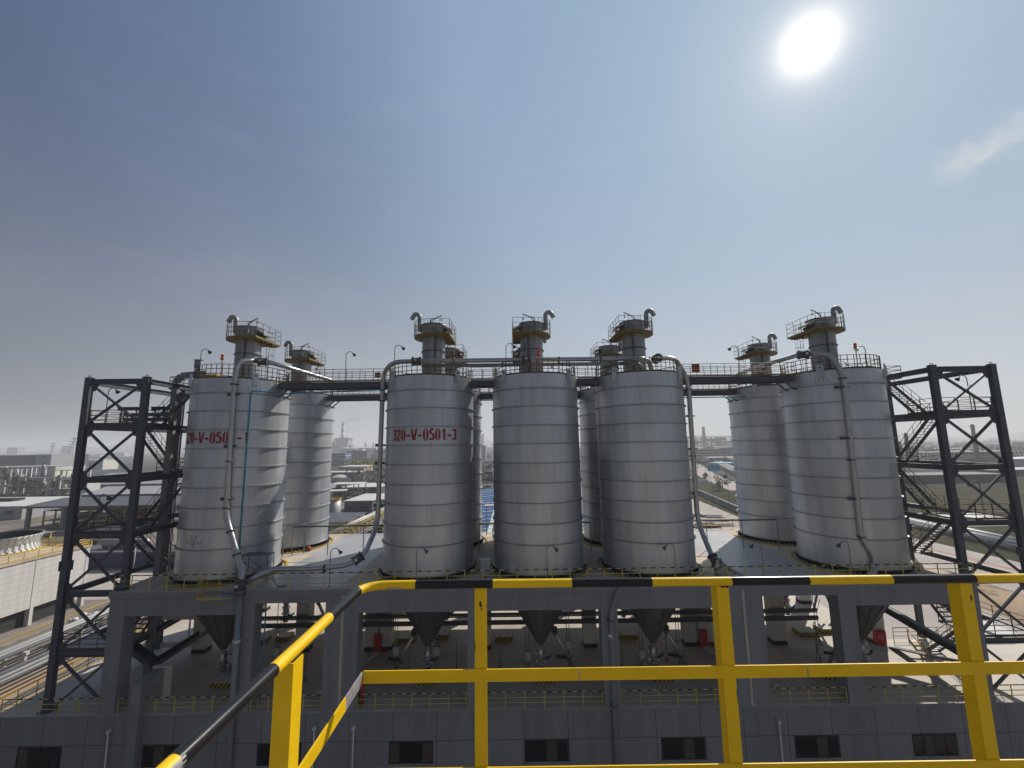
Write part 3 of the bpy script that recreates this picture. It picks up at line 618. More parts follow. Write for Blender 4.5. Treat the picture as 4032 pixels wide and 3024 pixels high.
# ------------------------------------------------------------------ stair towers
def stair_tower(xi, xo, label):
    s = 1 if xo > xi else -1
    X = lambda d: xi+s*d                      # d measured outwards from the inner legs
    w = abs(xo-xi); Yf, Yb = 33.4, 43.0
    t = thing('stair_tower', label, 'stair tower', ((xi+xo)/2, Yf, ZD), 'steel stair towers')
    LV = [5.65,2.05,-2.05,-6.2,-10.35,-14.5]
    for d, y, zb in ((0,Yf,ZD),(w,Yf,ZF),(0,Yb,ZD),(w,Yb,ZF)):
        x = X(d); mb = MB()
        mb.bar((x,y-.16,zb),(x,y-.16,5.75),.46,.04,0,(0,1,0)).bar((x,y+.16,zb),(x,y+.16,5.75),.46,.04,0,(0,1,0)).bar((x,y,zb),(x,y,5.75),.34,.28,0,(0,1,0))
        mb.box(x-.42,x+.42,y-.42,y+.42,zb,zb+.05).box(x-.25,x+.25,y-.2,y+.2,5.75,5.79)
        if zb == ZF: mb.box(x-.34,x-.26,y-.22,y+.22,-8.9,-8.2).box(x+.26,x+.34,y-.22,y+.22,-8.9,-8.2)
        mb.tube(arc((0,0),.13,0,180,8) and [(x-.13*math.cos(math.pi*k/8),y,5.79+.16*math.sin(math.pi*k/8)) for k in range(9)], .03, 6)
        mb.build('leg', 'steel', t)
    for z in LV:
        lo = z < ZD+.2
        h = .42
        for y in (Yf, Yb):
            if lo and y == Yb: continue
            MB().ibeam((X(.2),y,z-h/2),(X(w-.2),y,z-h/2),.26,h,.04).build('beam', 'steel', t)
        for d in (0, w):
            if lo and d == 0: continue
            MB().ibeam((X(d),Yf+.18,z-h/2),(X(d),Yb-.18,z-h/2),.26,h,.04).build('beam', 'steel', t)
    zs = LV+[ZF]
    for a, b in zip(zs, zs[1:]):
        top = a-.5; bot = b+.15
        for (d0, d1) in ((.35,w-.35),(w-.35,.35)):
            mb = MB(); mb.bar((X(d0),Yf-.02*(1 if d0<1 else -1),top),(X(d1),Yf-.02*(1 if d0<1 else -1),bot),.15,.15,0,(0,1,0)); mb.build('brace', 'steel', t)
        mb = MB()
        for d0, e in ((.3,1),(w-.3,-1)):
            for z0, dz in ((a-.42,-.55),(b+.02,.5)):
                mb.add([(X(d0),Yf-.015,z0),(X(d0+e*.55),Yf-.015,z0),(X(d0+e*.25),Yf-.015,z0+dz),(X(d0),Yf-.015,z0+dz),(X(d0),Yf+.015,z0),(X(d0+e*.55),Yf+.015,z0),(X(d0+e*.25),Yf+.015,z0+dz),(X(d0),Yf+.015,z0+dz)],
                       [(0,1,2,3),(7,6,5,4),(0,4,5,1),(1,5,6,2),(2,6,7,3),(3,7,4,0)])
        mb.build('gusset', 'steel', t)
    for z in (2.05,-6.2,-14.5):
        a, b = sorted((X(0.1),X(w-.1)))
        MB().box(a,b,Yf+.14,36.2,z-.02,z+.03).build('platform', 'plate' if z < 0 else 'steel', t)
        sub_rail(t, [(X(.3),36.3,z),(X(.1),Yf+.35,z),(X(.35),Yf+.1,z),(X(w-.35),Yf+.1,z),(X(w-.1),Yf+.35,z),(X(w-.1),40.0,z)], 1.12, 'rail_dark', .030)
    for z in (-2.05,-10.35):
        a, b = sorted((X(0.1),X(w-.1)))
        MB().box(a,b,40.6,42.9,z-.02,z+.03).build('platform', 'steel', t)
        sub_rail(t, [(X(.1),40.4,z),(X(.1),42.8,z),(X(w-.1),42.8,z),(X(w-.1),40.6,z)], 1.12, 'rail_dark', .030)
    a, b = sorted((X(-1.55),X(3.0)))
    MB().box(a,b,39.3,41.0,5.58,5.66).build('platform', 'steel', t)
    sub_rail(t, [(X(-1.5),39.3,5.66),(X(.45),39.3,5.66)], 1.12, 'rail_dark', .030)
    sub_rail(t, [(X(1.65),39.3,5.66),(X(3.0),39.3,5.66),(X(3.0),41,5.66),(X(-1.5),41,5.66)], 1.12, 'rail_dark', .030)
    def flight(d0, d1, y0, z0, y1, z1):
        f = MB()
        for d in (d0, d1): f.bar((X(d),y0,z0-.06),(X(d),y1,z1-.06),.05,.26)
        f = f.build('stair_flight', 'steel', t); n = 16
        for k in range(n):
            q = (k+.7)/n; y = y0+(y1-y0)*q; z = z0+(z1-z0)*q; a, b = sorted((X(d0+.03),X(d1-.03)))
            MB().box(a,b,y-.13,y+.13,z-.03,z+.01).build('tread', 'steel_grey', f)
        for d in (d0, d1):
            mb = MB()
            for h in (.45,.95): mb.tube([(X(d),y0,z0+h),(X(d),y1,z1+h)], .023, 6)
            for k in range(5):
                q = (k+.3)/5; y = y0+(y1-y0)*q; z = z0+(z1-z0)*q; mb.tube([(X(d),y,z),(X(d),y,z+.95)], .021, 5)
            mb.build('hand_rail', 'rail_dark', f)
    flight(.5,1.55,39.4,5.62,35.9,2.08); flight(2.45,3.45,36.5,2.05,40.6,-2.05); flight(.5,1.55,39.9,-2.05,35.8,-6.2)
    flight(2.45,3.45,36.3,-6.2,40.5,-10.35); flight(.5,1.55,40.0,-10.35,35.9,-14.5); flight(2.45,3.45,36.1,-14.5,40.2,ZF)
    return t
stair_tower(-29.25, -33.85, 'dark steel stair tower left of the silos, cable duct and stored beams inside')
stair_tower(33.6, 38.35, 'dark steel stair tower right of the silos, open fields behind it')
gb = 'beams lying on the left stair tower platform'
for k, (x0, x1, y, z, m, lab) in enumerate(((-34.3,-32.4,36.6,3.55,'steel','short dark beam high in the left stair tower, nearer its outer leg'),(-31.4,-29.7,36.6,3.55,'steel','short dark beam high in the left stair tower, nearer the silo'),
      (-33.5,-29.0,36.35,3.0,'steel_grey','upper long grey beam stored in the left stair tower'),(-33.5,-29.0,36.35,2.58,'steel_grey','lower long grey beam stored in the left stair tower'))):
    mb = MB().ibeam((x0,y,z),(x1,y,z),.3,.3,.05)
    for x in (x0+.3,x1-.3): mb.bar((x,y+.05,2.08),(x,y+.05,z-.13),.08,.08)
    solo(mb, 'stored_beam', m, lab, 'steel beam', ((x0+x1)/2,y,2.08), gb)
mb = MB().tube([(0,0,0)],.1) if False else MB()
for a, b in (((-30.2,37.5,ZF),(-30.2,37.5,6.0)),((-30.2,37.5,6.0),(-29.75,37.5,6.55)),((-29.75,37.5,6.55),(-27.6,37.6,6.75))): mb.bar(a,b,.52,.3,0,(0,1,0))
solo(mb, 'cable_duct', 'steel_grey', 'tall grey cable duct rising inside the left stair tower to the silo roof', 'cable duct', (-30.2,37.5,ZF))
# ------------------------------------------------------------------ conveying pipes
def pipe(label, pts, r=.21, m='pipe', rad=.9, clamps=(), valves=(), brk=(), loc=None):
    t = thing('conveying_pipe', label, 'pipe', pts[0] if loc is None else loc, None)
    P = bend(pts, rad, 7); MB().tube(P, r, 16).build('pipe_run', m, t)
    for c, d in clamps:
        c = Vector(c); d = Vector(d).normalized()
        MB().tube([c-d*.05,c+d*.05], r+.09, 16).build('flange', 'steel', t)
    for c, ax in brk:
        c = Vector(c); a = Vector(ax)
        MB().bar(c-a*.5,c+a*.5,.1,.09).tube([c+Vector((0,0,-.08)),c+Vector((0,0,.08))],r+.05,14).box(c.x-a.x*.45-.1,c.x-a.x*.45+.1,c.y-.06,c.y+.16,c.z-.12,c.z+.12).build('bracket', 'steel', t)
    for c, ax in valves:
        c = Vector(c); a = Vector(ax).normalized()
        mb = MB().tube([c-a*.3,c+a*.3], r+.12, 16).tube([c-a*.36,c-a*.28],r+.2,16).tube([c+a*.28,c+a*.36],r+.2,16)
        mb.box(c.x-.16,c.x+.16,c.y-.5,c.y-.1,c.z-.12,c.z+.2); v = mb.build('diverter_valve', 'cone', t)
        MB().box(c.x-.11,c.x+.11,c.y-.52,c.y-.505,c.z-.08,c.z+.12).build('valve_plate', 'white', v)
    return t
pipe('shiny pipe running down the face of the leftmost silo', [(-21.6,35.2,7.35),(-22.55,34.0,7.1),(-22.5,33.85,5.2),(-22.35,33.85,-5.2),(-20.3,33.0,-9.0),(-20.0,32.6,-9.6)], .21, 'pipe', .8,
     [((-22.5,33.85,5.15),(0,0,1)),((-22.42,33.85,-1.0),(0,0,1)),((-22.37,33.85,-4.55),(0,0,1)),((-21.75,33.6,-6.3),(.45,-.2,-1)),((-20.9,33.25,-7.9),(.45,-.2,-1))], [((-21.2,35.35,7.3),(1,.3,0))], [((-22.48,33.92,4.35),(1,0,0)),((-22.44,33.92,.2),(1,0,0)),((-22.37,33.92,-3.9),(1,0,0))])
pipe('pipe bending off the leftmost silo roof towards the rear silo', [(-20.95,35.45,7.32),(-19.9,38.5,7.1),(-18.6,43.0,6.8),(-18.9,45.6,6.1)], .19, 'pipe', .5)
pipe('pipe dropping down the concrete column below the leftmost valve', [(-20.0,32.5,-10.0),(-19.95,32.5,-26.8)], .2, 'steel_grey', .5, [((-19.96,32.5,-10.5),(0,0,1)),((-19.95,32.5,-18.0),(0,0,1))], [((-19.98,32.45,-9.8),(0,0,1))])
pipe('long pipe from the leftmost valve along the deck and over the close three silos', [(-19.75,32.75,-9.75),(-18.3,33.1,-8.93),(-14.6,33.15,-8.95),(-12.4,33.3,-8.75),(-11.6,34.2,-8.2),(-11.3,36.2,-6.4),(-11.3,36.55,6.3),(-10.2,35.4,7.12),(-7.0,35.2,7.1),(10.2,35.2,7.05),(11.6,35.3,7.0),(12.1,36.0,6.0)], .2, 'pipe', 1.15,
     [((-14.2,33.15,-8.95),(1,0,0)),((-11.3,36.5,-3.0),(0,0,1)),((-11.3,36.5,3.9),(0,0,1)),((-4.9,35.2,7.1),(1,0,0)),((4.0,35.2,7.07),(1,0,0)),((7.5,35.2,7.06),(1,0,0))], [((-11.95,33.75,-8.45),(.7,.5,.5)),((-8.1,35.25,7.1),(1,0,0)),((1.2,35.2,7.07),(1,0,0))], [((-11.25,36.55,.1),(1,0,0)),((-11.25,36.55,-1.4),(1,0,0)),((-11.25,36.55,-4.9),(1,0,0))])
pipe('second thinner pipe lying along the rooftop pipe of the close three silos', [(-7.7,35.55,6.75),(10.9,35.55,6.7),(11.3,35.9,5.9)], .16, 'galv_dark', .6)
pipe('pipe curving down the right edge of the close three silos', [(12.4,35.4,7.0),(13.9,35.5,7.15),(15.3,36.4,5.4),(15.3,36.6,-6.6),(15.6,35.2,-8.9),(15.7,34.3,-9.7)], .2, 'pipe', 1.1,
     [((15.3,36.5,4.5),(0,0,1)),((15.3,36.6,-1.2),(0,0,1)),((15.3,36.6,-7.1),(0,0,1))], [((12.3,35.2,7.0),(0,1,0)),((15.62,34.75,-9.2),(.1,-.6,-.6))], [((15.25,36.65,2.2),(1,0,0)),((15.25,36.65,-.6),(1,0,0)),((15.25,36.65,-4.3),(1,0,0))])
pipe('grey pipe curling over the rightmost silo roof and down its face', [(25.1,35.0,7.2),(26.3,34.3,7.0),(26.85,33.9,5.3),(26.65,33.9,-7.6),(27.3,33.7,-8.9),(27.2,33.5,-9.6),(26.5,33.3,-10.15)], .19, 'pipe', .8,
     [((26.8,33.9,4.9),(0,0,1)),((26.62,33.9,-1.6),(0,0,1)),((26.65,33.9,-7.45),(0,0,1))], [((24.7,35.2,7.15),(1,-.2,0))], [((26.75,33.98,4.2),(1,0,0)),((26.7,33.98,.1),(1,0,0)),((26.67,33.98,-4.6),(1,0,0))])
pipe('pipe sloping left off the rightmost silo roof to the rear silo beside it', [(24.4,35.3,7.15),(23.2,38.5,6.9),(22.6,42.0,6.6),(24.6,45.4,6.1)], .18, 'pipe', .6)
pipe('pale pipe running down the column right of the middle cone with a white joint', [(8.3,32.6,-10.1),(7.5,32.45,-10.5),(6.85,32.5,-12.2),(6.78,32.55,-26.8)], .17, 'steel_grey', 1.2, [((6.8,32.55,-12.6),(0,0,1)),((6.78,32.55,-18.2),(0,0,1))])
for x, y, lab in ((-19.95,32.5,'left'),(6.79,32.55,'right')):
    solo(MB().lathe([(.19,-.1),(.225,-.1),(.225,.1),(.19,.1)],(x,y,-13.65),16), 'pipe_joint', 'white', 'white coupling on the %s of the two pipes running down the columns'%lab, 'pipe joint', (x,y,-13.65))
mb = MB().tube(bend([(-21.6,34.6,-9.9),(-21.6,34.62,4.62),(-21.4,34.75,4.75)]+[(-24.14+3.87*math.sin(R(a)),Y1-3.87*math.cos(R(a)),4.75) for a in (52,64,76)]+[(-19.6,36.2,4.62),(-10.95,36.2,4.85)], .2, 3), .055, 8)
solo(mb, 'water_pipe', 'blue', 'thin bright blue pipe up the leftmost silo and along under the roof bridge', 'water pipe', (-21.6,34.6,-9.9))
solo(MB().tube([(-18.85,33.95,-10.8),(-18.85,33.95,ZF)], .05, 8), 'water_pipe', 'blue', 'thin blue pipe down the inner edge of the column below the leftmost valve', 'water pipe', (-18.85,33.95,ZF))
solo(MB().tube(bend([(-19.6,33.4,-9.6),(-18.2,33.3,-9.35),(-17.8,33.3,-10.25),(-17.2,33.6,-10.25)],.2,3), .05, 8), 'water_pipe', 'blue', 'short teal pipe loop at the deck edge right of the leftmost valve', 'water pipe', (-17.8,33.3,-10.3))
mb = MB().tube([(-3.5,45.2,4.75),(7.5,45.2,4.72),(25,45.2,4.7)], .07, 8)
solo(mb, 'water_pipe', 'blue', 'teal pipe along the underside of the rear roof bridges', 'water pipe', (2,45.2,4.7))
# hanging valve cage at the deck edge
t = thing('valve_platform', 'small hanging railed platform below the leftmost valve at the deck edge', 'platform', (-21,32.3,-10.6))
MB().prism([(-22.6,32.72),(-22.6,31.75),(-20.9,31.75),(-20.3,32.2),(-20.3,32.72)],-10.62,-10.56).build('grating','plate',t)
sub_rail(t, [(-22.6,32.7,-10.56),(-22.6,31.75,-10.56),(-20.9,31.75,-10.56)], 1.1, 'yellow', .02)
# portal pipe frames between the silo rows
def portal(xa, xb, lab):
    t = thing('portal_frame', lab, 'pipe frame', (xa,42.6,ZD), 'pipe frames between the silo rows')
    MB().tube([(xa,42.6,-7.62),(xb,42.6,-7.62)], .07, 8).build('cross_pipe', 'steel', t)
    n = max(1, round((xb-xa)/3.2))
    for k in range(n+1): post_obj(t, (xa+(xb-xa)*k/n,42.6,ZD), 2.68, .045, 'steel_grey')
portal(-21.5,-11.2,'thin pipe frame across the left gap between the silo rows'); portal(-3.4,7.4,'thin pipe frame behind the middle front silo'); portal(15.2,25.5,'thin pipe frame across the right gap between the silo rows')
mb = MB().tube(bend([(-22.3,42.4,ZD),(-22.3,42.4,-7.9),(-20.8,43.6,-7.5),(-20.8,43.6,ZD)],.25,4),.06,8)
solo(mb, 'bent_pipe_frame', 'steel_grey', 'bent grey pipe frame at the foot of the rear silo right of the leftmost one', 'pipe frame', (-21.5,43,ZD))
# ------------------------------------------------------------------ lamps and beacons
def make_lamp(h, pale=False):
    t = thing('gooseneck_lamp', 'x', 'lamp', (0,0,0)); rr = .32
    pts = [(0,0,0),(0,0,h-rr)]+[(rr-rr*math.cos(R(a)),0,h-rr+rr*math.sin(R(a))) for a in range(20,150,18)]
    MB().tube(pts,.032,8).box(-.1,.1,-.1,.1,0,.03).build('pole', 'steel_grey', t)
    e = Vector(pts[-1]); d = (e-Vector(pts[-2])).normalized()
    MB().tube([e,e+d*.10,e+d*.30],[.05,.07,.17],12).tube([e+d*.30,e+d*.34],.1,10).build('lamp_shade', 'shade' if pale else 'steel', t)
    return t
lampp = {}
def lamp(x, y, z, h, rz, lab, pale=False):
    k = (h, pale); lab = lab; grp = 'gooseneck lamps'
    if k not in lampp:
        o = lampp[k] = make_lamp(h, pale); o.location = (x,y,z); o.rotation_euler.z = R(rz); o['label'] = lab; o['group'] = grp
    else: dup(lampp[k], (x,y,z), lab, grp, R(rz))
ZR = ZT+.04
for a in ((-27.2,36.2,ZR,2.95,0,'gooseneck lamp at the left rim of the leftmost silo'),(-15.1,37.75,ZT-.05,2.95,0,'gooseneck lamp on the left long roof bridge'),(-10.15,35.9,ZR,2.95,0,'gooseneck lamp at the left rim of the 320-V-0501-3 silo'),
          (-.5,35.9,ZR,2.95,0,'gooseneck lamp at the left rim of the middle front silo'),(20.6,37.75,ZT-.05,2.95,180,'gooseneck lamp on the right long roof bridge'),
          (-13.85,33.25,ZD,2.75,0,'gooseneck lamp at the deck edge before the left grey roofing'),(-7.35,33.1,ZD,2.75,0,'gooseneck lamp before the foot of the 320-V-0501-3 silo'),(2.4,33.1,ZD,2.75,0,'faint gooseneck lamp before the foot of the middle silo'),(11.95,33.1,ZD,2.75,180,'gooseneck lamp before the foot of the silo right of the middle'),
          (18.5,33.15,ZD,2.75,180,'gooseneck lamp at the deck edge before the right grey roofing'),(25.0,33.1,ZD,2.75,180,'gooseneck lamp before the foot of the rightmost front silo'),
          (-32.9,34.1,2.08,2.95,0,'gooseneck lamp high in the left stair tower'),(-32.6,34.1,-6.15,2.75,0,'gooseneck lamp halfway up the left stair tower'),(37.0,34.1,2.08,2.95,180,'gooseneck lamp high in the right stair tower'),(36.6,34.1,-6.15,2.75,180,'gooseneck lamp halfway up the right stair tower')): lamp(*a)
for a in ((-26.0,40.3,ZR,1.7,180,'small pale lamp beside the orange cloth on the leftmost silo'),(31.2,36.6,ZR,2.4,180,'pale lamp left of the red beacon on the rightmost silo'),(31.5,40.1,ZR,1.7,0,'small pale lamp behind the rail of the rightmost silo'),(14.0,40.1,ZR,1.9,180,'pale lamp right of the filter tower with the jib'),(4.6,40.2,ZR,1.9,180,'pale lamp right of the middle filter tower'),(-17.0,37.75,ZT-.05,1.7,180,'small pale lamp on the left long roof bridge')): lamp(*a, True)
for x, y, h_, lab in ((-27.2,38.9,0,'leftmost silo'),(2.2,34.1,-1.1,'middle front silo, before its filter tower'),(31.7,38.2,0,'rightmost silo')):
    t = thing('warning_beacon', 'red warning beacon on a thin pole on the '+lab, 'beacon', (x,y,ZR), 'red warning beacons')
    MB().tube([(x,y,ZR),(x,y,8.25+h_)],.04,8).tube([(x-.18,y,ZR),(x-.18,y,6.6),(x,y,6.7)],.025,6).build('pole','rust_red',t)
    MB().lathe([(0,8.25),(.1,8.25),(.16,8.35),(.16,8.42),(.11,8.45),(.11,8.62),(.15,8.64),(.15,8.7),(.05,8.8),(0,8.8)],(x,y,h_),14).build('lamp','flag',t)
mb = MB(); n = 14
for i in range(n):
    for j in range(n): pass
vs = [(-27.35+.75*i/n+.05*math.sin(j*1.3+i), 38.3+.16*math.sin(i*.9+j*.5), 5.8+.95*(j/n)*(1-.35*(i/n))+.05*math.sin(i*2.1)) for j in range(n+1) for i in range(n+1)]
mb.add(vs, [(j*(n+1)+i,j*(n+1)+i+1,(j+1)*(n+1)+i+1,(j+1)*(n+1)+i) for j in range(n) for i in range(n)], 0, True)
solo(mb, 'warning_flag', 'flag', 'crumpled orange red cloth hanging on the roof rail of the leftmost silo', 'flag', (-27,38.3,5.8))
mb = MB().box(-27.2,-26.2,36.6,37.4,ZR,ZR+.3).box(-27.0,-26.4,36.7,37.3,ZR+.3,ZR+.62).tube([(-27.3,37,ZR+.62),(-26.1,37,ZR+.62)],.2,10)
solo(mb, 'winch', 'yellow', 'yellow and dark winch on the leftmost silo roof beside the orange cloth', 'winch', (-26.7,37,ZR))
t = thing('rail_sign', 'dark red box hung on the right long roof bridge beside its left end', 'sign', (16.2,36.5,6.2)); MB().box(15.75,16.4,36.44,36.52,6.0,6.75).build('board','rust_red',t); MB().box(15.75,16.4,36.435,36.44,6.22,6.3).build('band','yellow',t)
t = thing('rail_sign', 'dark red box hung on the left long roof bridge at its right end', 'sign', (-11.7,36.5,6.2)); MB().box(-12.0,-11.5,36.44,36.52,5.95,6.4).build('board','rust_red',t); MB().box(-12.0,-11.5,36.435,36.44,6.1,6.16).build('band','yellow',t)
mb = MB().box(-27.42,-27.08,35.8,36.1,6.95,7.6).bar((-27.2,35.95,ZR),(-27.2,35.95,7.0),.12,.12).box(-27.48,-26.9,35.75,36.15,7.62,7.67)
solo(mb, 'junction_box', 'steel_grey', 'grey junction box under a small canopy at the left rim of the leftmost silo', 'junction box', (-27.2,35.95,ZR))
# ------------------------------------------------------------------ things standing on the deck
t = thing('mobile_scaffold', 'blue scaffold frame beside the leftmost silo foot', 'scaffold', (-19.8,34.2,ZD)); mb = MB()
for x in (-20.8,-18.85):
    for y in (33.75,34.6):
        mb.tube([(x,y,ZD),(x,y,-8.1)],.03,6)
    for z in (-9.9,-9.3,-8.7): mb.tube([(x,33.75,z),(x,34.6,z)],.022,6)
mb.build('end_frame','navy',t); mb = MB()
for y in (33.75,34.6): mb.tube([(-20.8,y,-9.9),(-18.85,y,-8.5)],.018,6).tube([(-20.8,y,-8.5),(-18.85,y,-9.9)],.018,6)
mb.build('cross_brace','navy',t); MB().box(-20.85,-18.8,33.75,34.6,-8.12,-8.06).build('plank','steel',t)
t = thing('electrical_cabinet', 'small grey cabinet between the feet of the 320-V-0501-3 silo and the middle silo', 'cabinet', (-2.3,35.2,ZD))
MB().box(-2.68,-1.98,34.95,35.4,-10.2,-8.98).box(-2.66,-2.58,34.97,35.38,ZD,-10.2).box(-2.08,-2.0,34.97,35.38,ZD,-10.2).build('body','lightgrey',t)
MB().box(-2.62,-2.04,34.93,34.947,-10.1,-9.1).build('door','lightgrey',t); MB().box(-2.78,-1.88,34.85,35.45,-8.98,-8.93).build('rain_roof','white',t)
t = thing('work_platform', 'thin table-like scaffold with a yellow leg between the rear silos, before the blue roof', 'scaffold', (-2.6,50.5,ZD)); mb = MB()
for x in (-3.2,-1.2):
    for y in (50.1,51.2): mb.tube([(x,y,ZD),(x,y,-7.0)],.03,6)
    mb.tube([(x,50.1,-8.6),(x,51.2,-8.6)],.02,6)
mb.tube([(-3.2,50.1,-8.6),(-1.2,50.1,-8.6)],.02,6); mb.build('frame','steel_grey',t); MB().box(-3.4,-1.0,50.0,51.3,-7.0,-6.94).build('top_board','concrete',t); MB().bar((-2.5,50.0,ZD),(-2.1,50.3,-7.1),.06,.06).build('yellow_leg','yellow',t)
mb = MB()
for k in range(6): mb.tube(bend([(15.9+.1*k,34.6+.16*k,-10.1+.02*k),(16.6,35.4+.1*k,-9.75+.1*k),(17.3-.2*k,33.8+.25*k,-10.1)],.4,4),.06+.01*(k%3),8)
mb.box(15.6,16.3,34.3,34.9,ZD,-9.7)
solo(mb, 'hose_bundle', 'galv_dark', 'tangle of hoses and fittings at the deck edge right of the close three silos', 'hoses', (16.3,34.6,ZD))
mb = MB().tube([(-21.0,44.4,ZD+.05),(-20.6,44.5,ZD+.3)],.22,10).box(-21.2,-20.5,44.2,44.8,ZD,ZD+.22)
solo(mb, 'debris_heap', 'rust_red', 'small rusty heap on the deck at the rear silo foot', 'debris', (-20.8,44.5,ZD))
# ------------------------------------------------------------------ open storey below the deck
gp = 'striped plinths under the silos'
def plinth(x, y, lab, w=1.5, d=1.3, h=.42):
    t = thing('striped_plinth', lab, 'plinth', (x,y,ZF), gp); MB().box(x-w/2,x+w/2,y-d/2,y+d/2,ZF,ZF+h).build('block','hazard',t); MB().box(x-w/2+.03,x+w/2-.03,y-d/2+.03,y+d/2-.03,ZF+h,ZF+h+.03).build('top_slab','column_pale',t)
names = ('leftmost','second','middle','fourth','rightmost')
for i, x in enumerate(SX):
    q = x+(1.0 if i==0 else .2 if i<4 else -3.9)
    plinth(q, 36.5, 'black and yellow striped plinth under the %s front silo cone'%names[i])
    plinth(x-3.2 if i in (1,2) else x-.6, 43.7, 'black and yellow striped plinth in the back row, left one below the %s rear silo'%names[i], 1.7)
    if i in (0,1,4): plinth(x+(.2 if i==1 else 1.6), 44.3, 'black and yellow striped plinth in the back row, right one below the %s rear silo'%names[i], 1.2)
def chute(x, y, sx, lab):
    t = thing('sampling_chute', lab, 'pipe', (x,y,ZF), 'sloping pipes off the cones')
    a = Vector((x+sx*1.0,y+.2,-15.1)); b = Vector((x+sx*2.75,y+.2,-18.35)); d = (b-a).normalized()
    MB().tube([a,b],.15,12).build('pipe_run','pipe',t)
    for q in (.15,.75): MB().tube([a+(b-a)*q-d*.05,a+(b-a)*q+d*.05],.22,12).build('flange','steel',t)
    c = a+(b-a)*.08; MB().box(c.x-.22,c.x+.25,c.y-.25,c.y+.1,c.z-.12,c.z+.28).build('gate','black',t)
    c = a+(b-a)*.72; MB().bar(c,c+Vector((-.75*1,0-.2,.12)),.2,.22).tube([c+Vector((-.75,-.2,.12)),c+Vector((-1.0,-.25,.2))],.13,8).build('actuator','black',t)
chute(SX[1],Y1,-1,'sloping pipe going down left off the second front cone'); chute(SX[2],Y1,1,'sloping pipe going down right off the middle front cone'); chute(SX[3],Y1,1,'sloping pipe going down right off the fourth front cone'); chute(SX[4],Y1,-1,'sloping pipe going down left off the rightmost front cone')
chute(SX[2]-2,Y2-2.6,1,'sloping pipe at the back between the middle pale columns'); chute(SX[0]+3,Y2-2.2,1,'sloping pipe at the back left of the left doubled column')
for x, y, z, lab in ((-9.9,37.6,-16.7,'left of the second front cone'),(-6.55,37.7,-16.8,'right of the second front cone'),(.95,37.5,-17.2,'left of the middle front cone'),(4.35,38.0,-16.6,'right of the middle front cone'),(10.3,37.5,-17.2,'left of the fourth front cone'),(13.6,38.2,-16.9,'right of the fourth front cone'),(-19.2,36.6,-16.2,'left of the blue pipe column'),(-23.2,37.2,-16.9,'beside the leftmost cone outlet'),(24.9,37.5,-17.0,'left of the rightmost front cone')):
    t = thing('control_box', 'grey control box on thin conduits '+lab, 'control box', (x,y,ZF), 'control boxes below the cones')
    MB().box(x-.24,x+.24,y-.12,y+.12,z-.35,z+.35).build('body','steel_grey',t); MB().box(x-.2,x+.2,y-.135,y-.122,z-.3,z+.3).build('door','lightgrey',t)
    MB().tube([(x-.12,y,z+.35),(x-.12,y,-12.0)],.03,6).tube([(x+.1,y,z+.35),(x+.1,y,-14.2),(x+.45,y,-13.2)],.025,6).tube([(x,y,z-.35),(x,y,ZF)],.04,6).build('conduit','steel',t)
    MB().tube([(x-.3,y,z-.3),(x-.38,y-.05,z-.95),(x-.15,y,z-1.05),(x-.05,y,z-.6)],.018,5).build('loose_cable','black',t)
for nm, z, r_ in (('upper',-15.35,.13),('lower',-16.0,.16)):
    solo(MB().tube([(-24.6,41.2,z),(27.5,41.2,z)],r_,10).bar((-24.6,41.2,z-.2),(27.5,41.2,z-.2),.12,.08), 'service_pipe', 'steel', nm+' of two dark pipes running across the whole open storey', 'pipe', (2,41.2,z), 'dark pipes across the open storey')
for x, y, nm in ((-17.0,36.9,'left of the left doubled column'),(-8.9,37.9,'left of the second cone outlet'),(-5.0,38.2,'between the second cone and the tall column'),(-1.4,38.6,'left of the middle cone'),(8.9,38.6,'left of the fourth cone'),(12.9,39.2,'right of the fourth cone'),(19.6,38.0,'in the bay right of the right doubled column'),(21.6,40.0,'further right in that bay')):
    solo(MB().tube([(x,y,ZF),(x,y,-15.9)],.03,6).lathe([(.16,0),(.16,.05),(.05,.1),(.05,.3),(0,.3)],(x,y,ZF),10), 'drain_pole', 'steel', 'thin dark pole on a foot '+nm, 'pole', (x,y,ZF), 'thin poles on the open storey floor')
# cable ducts in the left bay
t = thing('cable_duct', 'wide grey duct rising up the facade and bending back over the floor rail', 'cable duct', (-26.7,32.5,ZG))
MB().box(-27.05,-26.35,32.3,32.72,ZG,-16.3).build('riser','steel_grey',t); MB().box(-27.05,-26.35,32.3,34.4,-16.3,-16.22).box(-27.05,-26.97,32.72,34.4,-16.75,-16.3).build('bridge_tray','steel_grey',t); MB().box(-26.4,-25.85,34.35,34.45,ZF,-16.2).box(-27.2,-25.85,34.3,34.5,-16.22,-16.05).build('support_frame','column_pale',t)
def tray(pts, lab, w=.7, h=.28):
    mb = MB()
    for a, b in zip(pts, pts[1:]):
        mb.bar(a,b,w,.03); mb.bar(a,b,.03,h,0,(0,0,1),w/2,h/2); mb.bar(a,b,.03,h,0,(0,0,1),-w/2,h/2)
    solo(mb, 'cable_tray', 'steel', lab, 'cable tray', pts[0])
tray([(-27.5,34.6,-16.2),(-27.5,42.5,-16.0)],'dark cable tray running back from the facade duct under the leftmost silo')
tray([(-30.6,36.0,-15.4),(-30.6,44.5,-15.2)],'dark cable tray between the left tower legs under the deck')
tray([(-30.6,36.0,-15.45),(-27.6,35.0,-16.3)],'short slanting cable tray joining two trays in the left bay')
